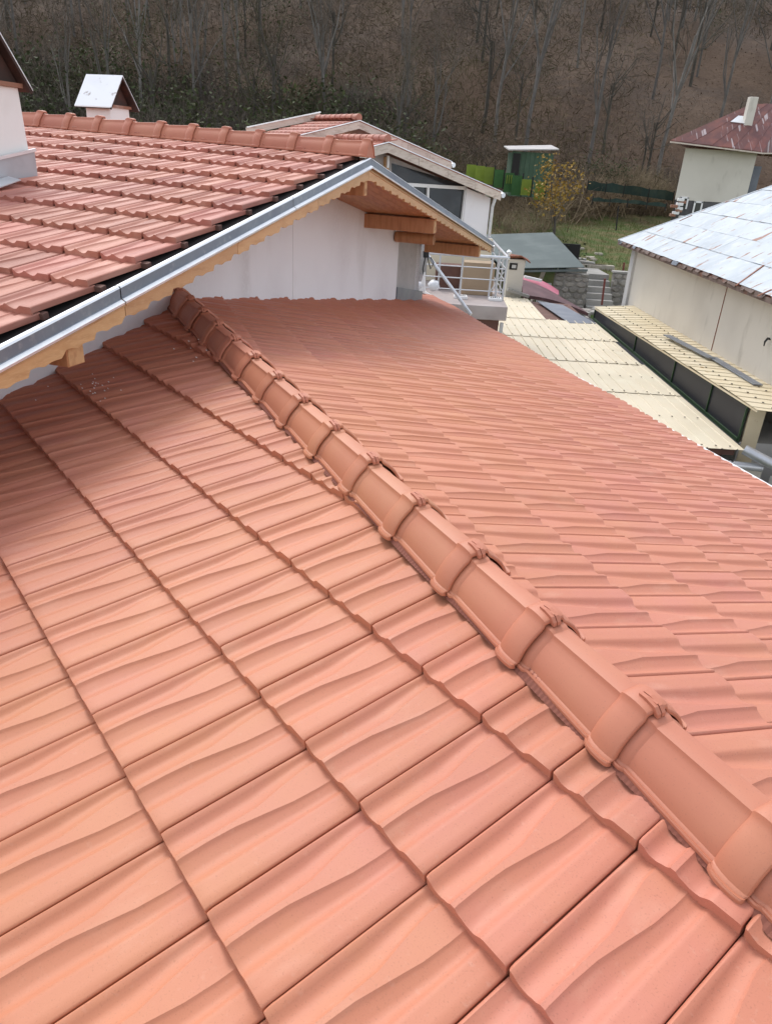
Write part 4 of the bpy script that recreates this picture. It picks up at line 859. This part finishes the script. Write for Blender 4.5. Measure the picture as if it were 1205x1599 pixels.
for k in range(nS):
    t1, t2 = k / nS, (k + 1) / nS; lf = .02 * (k % 2); mb = MB()
    mb.prism([e0 + (e1 - e0) * t1 + Z * lf, e0 + (e1 - e0) * t2 + Z * lf, r0 + (r1 - r0) * t2 * .99 + Z * lf, r0 + (r1 - r0) * t1 * .99 + Z * lf], -Z * .05); mb.build('roof_sheet', M['redroof'], fh)
for poly in ((e0, r0, e3), (r0, r1, e4, e3), (e1, e2, r1), (e2, e4, r1)): mb = MB(); mb.prism([p - Z * .004 for p in poly], -Z * .05); mb.build('roof_slope', M['redroof'], fh)
mb = MB(); mb.beam(e0 - Z * .08, e1 - Z * .08, .06, .07); mb.build('eave_board', M['cream_wood'], fh); mb = MB(); mb.beam(e1 - Z * .08, e2 - Z * .08, .06, .07); mb.build('eave_board', M['cream_wood'], fh)
mb = MB(); c_ = F(1172, 196, FY + .7); t_ = F(1179, 153, FY + .7); mb.box((t_[0] - .05, FY + .9, (c_[2] + t_[2]) / 2 - .2), (.46, .42, t_[2] - c_[2] + .5)); mb.build('chimney', M['stucco'], fh, bevel=.03)
mb = MB(); p = hit(1158, 187, e0 + Z * .06, unit(np.cross(e1 - e0, r0 - e0))); up_ = unit(r0 + (r1 - r0) * .5 - (e0 + e1) / 2); mb.box(p, (.9, .8, .03), (unit(e1 - e0), up_, unit(np.cross(e1 - e0, up_)))); mb.build('roof_light', M['whitemetal'], fh)
for (cx, cy_) in ((1066, 317), (1088, 324)):
    p = F(cx, cy_, FY - .02); mb = MB(); mb.box(p, (.34, .05, .52)); o = mb.build('window', M['glass'], fh)
    for dx, dz, sx, sz in ((-.21, 0, .09, .62), (.21, 0, .09, .62), (0, .29, .5, .09)): mb = MB(); mb.box(p + V3(dx, -.03, dz), (sx, .05, sz)); mb.build('window_frame', M['white_paint'], o)
for k in range(9):
    p = F(1052 + RS.uniform(-4, 14), 312 + 3.4 * k, FY - .35); mb = MB(); mb.box(p, (.35, .25, .16), (unit(V3(1, RS.uniform(-.3, .3), 0)), V3(0, 1, 0), Z)); tag(mb.build('block', M['redbrown'] if k % 2 else M['white_paint'], bevel=.02), 'pale or red block stacked at the far house corner', 'block', 'blocks stacked by the far house')
mb = MB(); p = V3(x1 + .28, FY + .7, 0); mb.box((x1 + .52, FY + 1.1, .2), (.10, .8, 1.5), (unit(V3(.35, 1, 0)), unit(V3(-1, .35, 0)), Z)); o = mb.build('window', M['bluegrey'], fh)
# ------------------------------------------------------------------ green fence panels and green shed
def gzz(x, y): return float(gz(x, y))
fp = [(735, 257, 275, 1), (749, 259, 281, 1), (763, 261, 286, 1), (778, 265, 291, 0), (794, 270, 298, 0), (806, 274, 303, 0), (821, 280, 303, 1), (842, 284, 310, 1)]
fen = thing('panel_fence', 'garden fence of lime and dark green boards below the wooded hill', 'fence', (5.5, 44, -3.2))
for (px, y1, y2, lime) in fp:
    yy = 44.5 - (px - 735) / 107 * 3.5; a_, b_ = at_y(px, y1, yy), at_y(px, y2 + 2, yy); wdt = (15 if px < 800 else 16) / F_PX * yy * .86
    mb = MB(); mb.box((a_ + b_) / 2, (wdt, .04, a_[2] - b_[2])); o = mb.build('fence_panel', M['limepanel' if lime else 'greenpanel'], fen)
    mb = MB(); mb.box((a_ + b_) / 2 + V3(wdt * .58, .05, .03), (.07, .07, a_[2] - b_[2] + .2)); mb.build('post', M['dark'], fen)
for k in range(3):
    yy = 42.6; a_ = at_y(791 + 3.5 * k, 280, yy - .08); mb = MB(); mb.box(a_, (.05, .02, .42)); mb.build('painted_stripe', M['limepanel'], fen)
gs = thing('green_shed', 'small faded green plank shed at the foot of the hill', 'shed', (6.8, 46, -2.6))
yy = 46; a_, b_ = at_y(800, 236, yy), at_y(857, 292, yy); n = 9; ww = (b_[0] - a_[0]) / n
for k in range(n):
    mb = MB(); x = a_[0] + (k + .5) * ww; 
    if k in (1,): zb = b_[2] + .9
    mb.box((x, yy + .01 * RS.rand(), (a_[2] + b_[2]) / 2 - .3), (ww * .96, .05, a_[2] - b_[2] + .6)); mb.build('plank', M['greenshed'], gs)
mb = MB(); mb.prism([a_ + V3(-.25, -.3, .08), V3(b_[0] + .2, yy - .3, a_[2] + .25), V3(b_[0] + .2, yy + 2.4, a_[2] + .5), a_ + V3(-.25, 2.4, .3)], -Z * .06); mb.build('roof', M['cement'], gs)
mb = MB(); p = at_y(805, 257, yy - .06); mb.box(p, (.42, .06, 1.15)); mb.build('window', M['dark'], gs)
mb = MB(); mb.box(((a_[0] + b_[0]) / 2, yy + 1.2, (a_[2] + b_[2]) / 2 - .3), (b_[0] - a_[0] - .1, 2.2, a_[2] - b_[2] + .5)); mb.build('back_wall', M['greenshed'], gs)
# dark green netting
for (pts, lab) in ((((918, 283), (975, 289), (1052, 300)), 'dark green netting fence along the foot of the hill'), (((925, 309), (980, 312), (1040, 318)), 'low dark green netting fence across the lawn')):
    mb = MB(); yy = 50 if pts[0][1] < 300 else 45; rows = [[], []]
    for k in range(13):
        t = k / 12; i = 0 if t < .5 else 1; u = (t - .5 * i) * 2; px = pts[i][0] + (pts[i + 1][0] - pts[i][0]) * u; py = pts[i][1] + (pts[i + 1][1] - pts[i][1]) * u
        P = at_y(px, py, yy + .4 * math.sin(k)); rows[0].append(P + Z * .05 * math.sin(k * 1.9)); rows[1].append(P - Z * (.5 if yy == 50 else .18))
    mb.grid(rows); mb.grid([[p + V3(0, .02, 0) for p in r_] for r_ in rows]); o = mb.build('netting', M['net'], fix=False); root = thing('net_fence', lab, 'fence', (rows[1][6][0], rows[1][6][1], rows[1][6][2])); o.parent = root; o.location = tuple(WLOC[o.name] - WLOC[root.name])
    for k in range(0, 13, 3): mb = MB(); mb.tube([rows[1][k] - Z * .2, rows[0][k] + Z * .1], .03, 6); mb.build('stake', M['dark'], root)
mb = MB(); a_, b_ = at_y(965, 322, 41), at_y(961, 360, 41); mb.tube([a_, b_], .035, 6); tag(mb.build('garden_stake', M['dark']), 'thin dark stake standing alone on the lawn', 'stake')

# ------------------------------------------------------------------ trees and thickets
def grow(tr, tw, p, d, L_, r_, depth, rng, droop=.0, leaf=None, maxd=4, spread=.55):
    n = 3 if depth < 2 else 2; path = [p]; rr = [r_]; dd = d
    for k in range(n):
        dd = unit(dd + rng.normal(0, (.055, .10, .14, .16, .16)[depth], 3) + Z * ((.28, .10)[depth] if depth < 2 else -droop)); path.append(path[-1] + dd * L_ / n); rr.append(r_ * (1 - .45 * (k + 1) / n))
    (tr if depth < 2 else tw).tube(path, rr, 6 if depth == 0 else (4 if depth < 2 else 3), cap=False)
    if depth >= maxd:
        if leaf is not None:
            for q in range(leaf[1]):
                c = path[-1] + rng.normal(0, leaf[2], 3); u = unit(rng.normal(0, 1, 3)); v = unit(np.cross(u, rng.normal(0, 1, 3))); s = leaf[3] * rng.uniform(.6, 1.3)
                leaf[0].add([c - u * s, c + v * s * .6, c + u * s, c - v * s * .6], [(0, 1, 2, 3)])
        return
    kids = {0: 6, 1: 4, 2: 4, 3: 3}.get(depth, 2)
    for k in range(kids):
        t = rng.uniform(.35, 1) if depth else rng.uniform(.42, 1); i = min(int(t * n), n - 1); f = t * n - i; q = path[i] * (1 - f) + path[i + 1] * f
        nd = unit(dd * (1 - spread * .5) + rng.normal(0, spread, 3) + Z * .15)
        grow(tr, tw, q, nd, L_ * rng.uniform(.45, .65), rr[i] * rng.uniform(.42, .6), depth + 1, rng, droop, leaf, maxd, spread)
def tree_proto(seed, name, label, hgt, rad_, m_tw, leafm=None, spread=.5, maxd=4, group=None, lean=0, nleaf=3):
    rng = np.random.RandomState(seed); tr, tw, lf = MB(), MB(), MB()
    grow(tr, tw, V3(0, 0, -.3), unit(V3(lean, 0, 1)), hgt * .62, rad_, 0, rng, leaf=(lf, nleaf, .16, .08) if leafm else None, maxd=maxd, spread=spread)
    root = thing(name, label, 'tree', (0, 0, 0), group)
    o = link('trunk', tr.mesh('trunk', 60), M['bark'] if seed < 3 else M['bark_dark'], (0, 0, 0), root); o = link('branches', tw.mesh('branches'), m_tw, (0, 0, 0), root)
    if leafm: o = link('leaves', lf.mesh('leaves'), leafm, (0, 0, 0), root)
    return root
def bush_proto(seed, name, label, hgt, m_tw, nst=26, group=None, leafm=None):
    rng = np.random.RandomState(seed); tw, lf = MB(), MB()
    for k in range(nst):
        a = rng.uniform(0, 6.28); d = unit(V3(math.cos(a) * rng.uniform(.1, .9), math.sin(a) * rng.uniform(.1, .9), 1))
        grow(tw, tw, V3(rng.normal(0, .5), rng.normal(0, .5), -.1), d, hgt * rng.uniform(.5, .8), .03, 2, rng, leaf=(lf, 2, .2, .10) if leafm else None, maxd=4, spread=.6)
    root = thing(name, label, 'shrub', (0, 0, 0), group); link('stems', tw.mesh('stems'), m_tw, (0, 0, 0), root)
    if leafm: link('leaves', lf.mesh('leaves'), leafm, (0, 0, 0), root)
    return root
GT = 'bare trees on the wooded hill'; GB = 'leafless bushes along the foot of the hill'
LT = 'leafless grey-brown tree among many on the wooded hill'; LB = 'leafless brushwood bush among many below the wooded hill'
protos = [tree_proto(1, 'bare_tree', LT, 12, .12, M['twig'], spread=.42, group=GT), tree_proto(2, 'bare_tree', LT, 14, .13, M['twig'], spread=.36, group=GT), tree_proto(3, 'bare_tree', LT, 9, .14, M['twig'], spread=.6, group=GT), tree_proto(4, 'bare_tree', LT, 10, .15, M['twig_olive'], M['leaf_green'], spread=.55, group=GT, nleaf=1)]
bushes = [bush_proto(11, 'bare_bush', LB, 3.2, M['twig'], group=GB), bush_proto(12, 'bare_bush', LB, 3.0, M['twig_olive'], group=GB, leafm=M['leaf_green']), bush_proto(13, 'bare_bush', LB, 2.4, M['twig_tan'], 34, group=GB)]
used = set()
def zone(pr, px, y):
    if pr in protos:
        i = 0 if px < 330 else 1 if px < 660 else 2 if px < 960 else 3
        w_ = ('above the left chimneys', 'above the dormer house', 'above the green fence and shed', 'above the maroon roof')[i]
        k = ('spreading grey', 'slim upright grey', 'dark crooked', 'dark olive')[protos.index(pr)]
        return k + (' bare tree near the hill foot ' if y < 75 else ' bare tree halfway up the hill ' if y < 100 else ' bare tree high on the hill ') + w_
    i = 0 if px < 330 else 1 if px < 660 else 2 if px < 860 else 3
    return ('grey-brown', 'dark olive', 'dry tan')[bushes.index(pr)] + (' leafless bush low on the slope ' if y < 58 else ' leafless bush higher up the slope ') + ('behind the chimneys', 'behind the ridge of the gabled house', 'around the green shed', 'between the green shed and far house')[i]
def put(pr, x, y, rz, s, label=None, group=True):
    P = V3(x, y, gzz(x, y))
    if id(pr) not in used: used.add(id(pr)); o = pr; o.location = tuple(P); o.rotation_euler = (0, 0, rz); o.scale = (s, s, s)
    else: o = copy_tree(pr, P, rz, s)
    if label: o['label'] = label
    elif pr in protos + bushes: o['label'] = zone(pr, x / y * 1253 + 602, y)
    if label and 'group' in o: del o['group']
    elif not label and pr in protos + bushes: o['group'] = GT if pr in protos else GB
    return o
rng = np.random.RandomState(5)
# trunks one can tell apart (pixel of the foot, distance)
def foot(px, y): D = ray(px, 250); return D[0] / D[1] * y
for px, y, pr, s, lab in ((818, 66, 1, 1.35, 'tall pale-trunked bare tree on the hill above the green shed'), (918, 64, 0, 1.45, 'forked bare tree on the hill behind the yellow-leaved tree'), (1030, 63, 1, 1.25, 'slim straight bare tree on the hill left of the far house'), (748, 72, 2, 1.3, 'dark bare tree above the lime fence panels'), (1000, 80, 1, 1.2, 'bare tree high on the brown slope above the netting'), (880, 84, 0, 1.1, 'bare tree high on the slope between two taller ones'), (1110, 70, 0, 1.2, 'bare tree standing behind the maroon roof'), (1180, 76, 1, 1.2, 'bare tree at the right edge behind the chimney')):
    put(protos[pr], foot(px, y), y, rng.uniform(0, 6), s, lab)
n = 0
while n < 175:
    y = rng.uniform(58, 135); px = rng.uniform(-120, 1330)
    if px > 640 and y < 88 and rng.rand() < .66: continue
    x = foot(px, y); pr = protos[rng.choice(4, p=(.3, .3, .25, .15) if px > 450 else (.22, .2, .28, .30))]
    put(pr, x, y, rng.uniform(0, 6.28), rng.uniform(.75, 1.25)); n += 1
# crest trees against the sky on the right
for k in range(44): px = rng.uniform(880, 1310); y = rng.uniform(118, 140); put(protos[rng.choice(3)], foot(px, y), y, rng.uniform(0, 6), rng.uniform(.8, 1.1))
n = 0
while n < 120:
    px = rng.uniform(-80, 1060); y = rng.uniform(50, 70) if px < 640 else rng.uniform(55, 63)
    if px > 640 and rng.rand() < .5: continue
    k = rng.choice(3, p=(.5, .4, .1)) if px < 640 else rng.choice(3, p=(.25, .05, .7))
    put(bushes[k], foot(px, y), y, rng.uniform(0, 6.28), rng.uniform(.8, 1.5) * (1.15 if px < 640 else .75)); n += 1
for px, y, s in ((806, 44.6, .55), (838, 44.2, .6), (862, 47, .9), (880, 50, 1.25), (905, 52, 1.35), (935, 53, 1.3), (965, 54, 1.2), (1000, 55, 1.2), (1030, 55, 1.1), (790, 47, .9)): put(bushes[2], foot(px, y), y, rng.uniform(0, 6), s)
# yellow-leaved tree and neighbours in the garden
yt = tree_proto(31, 'young_tree', 'young tree with orange and yellow autumn leaves in the garden', 4.6, .075, M['twig'], M['leaf_yellow'], spread=.45, nleaf=3)
put(yt, foot(886, 39), 39.5, .4, 1.0)
gb = bush_proto(41, 'garden_bush', 'low green and rust coloured bush at the foot of the yellow tree', 1.1, M['twig_tan'], 14, leafm=M['leaf_green']); put(gb, foot(905, 38.5), 38.6, 0, .9)
gb2 = bush_proto(42, 'garden_bush', 'small orange-leaved bush left of the yellow tree', 1.0, M['twig_tan'], 12, leafm=M['leaf_yellow']); put(gb2, foot(866, 40), 40.2, 0, .9)
# ground cover: fallen leaves and dead stems on the slope, grass in the garden
def cover(name, label, m_, n, xr, yr, size, up_, seed, cat):
    r_ = np.random.RandomState(seed); mb = MB(); px = r_.uniform(*xr, n); y = r_.uniform(*yr, n) ; x = np.array([foot(a, b) for a, b in zip(px, y)]); z = gz(x, y)
    for i in range(n):
        c = V3(x[i], y[i], z[i]); s = size * r_.uniform(.5, 1.5)
        if up_:
            d = unit(V3(r_.normal(0, .35), r_.normal(0, .35), 1)); w_ = unit(V3(r_.normal(), r_.normal(), 0)) * s * .05; mb.add([c - w_, c + w_, c + d * s], [(0, 1, 2)])
        else:
            u = unit(r_.normal(0, 1, 3) * V3(1, 1, .3) + V3(0, .0, 0)); v = unit(np.cross(u, V3(0, -.45, 1) + r_.normal(0, .25, 3))); c = c + Z * .06; mb.add([c - u * s, c + v * s * .6, c + u * s, c - v * s * .6], [(0, 1, 2, 3)])
    o = mb.build(name, m_, kind='stuff', fix=False); o['label'] = label; o['category'] = cat
cover('fallen_leaves', 'brown fallen leaves covering the wooded slope', M['litter'], 34000, (-60, 1270), (58, 125), .075, False, 3, 'leaves')
cover('dry_stems', 'dry tan weed stems along the foot of the slope', M['twig_tan'], 12000, (690, 1075), (54, 65), .8, True, 4, 'weeds')
cover('grass', 'rough garden grass beyond the shed', M['grass'], 16000, (740, 1080), (37, 53), .16, True, 8, 'grass')
def scrub(name, label, m_, n, xr, yr, h, size, seed):
    r_ = np.random.RandomState(seed); mb = MB(); px = np.where(r_.uniform(0, 1, n) < .74, r_.uniform(xr[0], xr[1], n), r_.triangular(xr[1], xr[1], xr[1] + 430, n)) if seed == 6 else r_.uniform(*xr, n); y = yr[0] + (yr[1] - yr[0]) * r_.uniform(0, 1, n) ** 1.3; x = np.array([foot(a, b) for a, b in zip(px, y)]); z = gz(x, y)
    lump = .45 + .55 * np.abs(np.sin(x * .35 + 1.3 * np.sin(y * .21)) * np.cos(y * .4 + x * .13)); hh = h * lump * r_.uniform(0, 1, n) ** 1.2
    for i in range(n):
        c = V3(x[i], y[i], z[i] + hh[i]); d = unit(r_.normal(0, 1, 3) * V3(1, 1, 1.3)); s = size * r_.uniform(.4, 1.4); w_ = unit(np.cross(d, r_.normal(0, 1, 3))) * s * r_.uniform(.018, .055); m = d * s + r_.normal(0, .15, 3) * s
        mb.add([c - w_, c + w_, c + m * .6 + w_ * .6, c + d * s + m * .3, c + m * .6 - w_ * .6], [(0, 1, 2, 4), (4, 2, 3)])
    o = mb.build(name, m_, kind='stuff', fix=False); o['label'] = label; o['category'] = 'scrub'
scrub('scrub', 'dark olive scrub mass covering the hillside behind the ridge', M['scrub'], 84000, (-80, 640), (52, 112), 5.0, .62, 6)
scrub('scrub', 'brown brushwood scattered over the right hand slope', M['scrub2'], 9000, (640, 1280), (58, 80), 1.2, .30, 7)
scrub('scrub', 'dark tree and brush mass along the hill crest at top right', M['scrub'], 9000, (860, 1320), (100, 140), 5.0, .7, 9)
for k in range(26):
    px, y = rng.uniform(800, 960), rng.uniform(37.5, 43); x = foot(px, y); s = rng.uniform(.12, .35); mb = MB(); mb.box((x, y, gzz(x, y) + .03), (s * 1.5, s, .12), (unit(V3(1, rng.uniform(-.6, .6), 0)), V3(0, 1, 0), Z))
    tag(mb.build('garden_stone', M['pale'], bevel=.02), 'pale stone lying in the rough grass below the yellow tree', 'stone', 'pale stones in the garden')
for k, (q1, q2) in enumerate((((850, 318), (955, 378)), ((900, 391), (985, 393)))):
    yy = (44, 38.4)[k]; n_ = 7
    for i in range(n_):
        t = i / n_; px = q1[0] + (q2[0] - q1[0]) * t; py = q1[1] + (q2[1] - q1[1]) * t; y2 = yy - (5.5 * t if k == 0 else 0); P = V3(foot(px, y2), y2, 0); P[2] = gzz(P[0], P[1]) + .08; mb = MB(); mb.box(P, (.95, .35, .3), (unit(V3(1, -.5 if k == 0 else rng.uniform(-.1, .1), 0)), unit(V3(.5 if k == 0 else 0, 1, 0)), Z))
        tag(mb.build('edging_stone', M['concrete'] if k == 0 else M['pale'], bevel=.03), ('grey kerb block edging the garden path' if k == 0 else 'pale slab laid along the terrace above the steps'), 'kerb', ('path edging blocks', 'terrace slabs')[k])
for pr in protos + bushes:
    if id(pr) not in used:
        for ch in list(pr.children): bpy.data.objects.remove(ch)
        bpy.data.objects.remove(pr)

# tiny white flecks set on the left-slope tiles below the verge
mb = MB(); r_ = np.random.RandomState(21)
for k in range(34):
    px, py = ((r_.normal(155, 22), r_.normal(600, 8)) if k < 20 else (r_.normal(312, 14), r_.normal(541, 9)) if k < 31 else (r_.uniform(0, 300), r_.uniform(560, 760)))
    P = hit(px, py, OL + NL * .001, NL); a = -uL * r_.uniform(.003, .012); b = dL * r_.uniform(.002, .005); mb.add([P - a - b, P + a - b * .5, P + a * .8 + b, P - a * .6 + b + NL * .002, P + NL * .006], [(0, 1, 4), (1, 2, 4), (2, 3, 4), (3, 0, 4)])
o = mb.build('white_flecks', M['white_paint'], kind='stuff'); o['label'] = 'tiny white flecks scattered on the left roof slope'; o['category'] = 'debris'

# ------------------------------------------------------------------ lift everything from camera-relative heights to the yard level
for o in list(COL.objects):
    if o.parent is None and o.type in ('MESH', 'EMPTY'): o.location.z += CZ
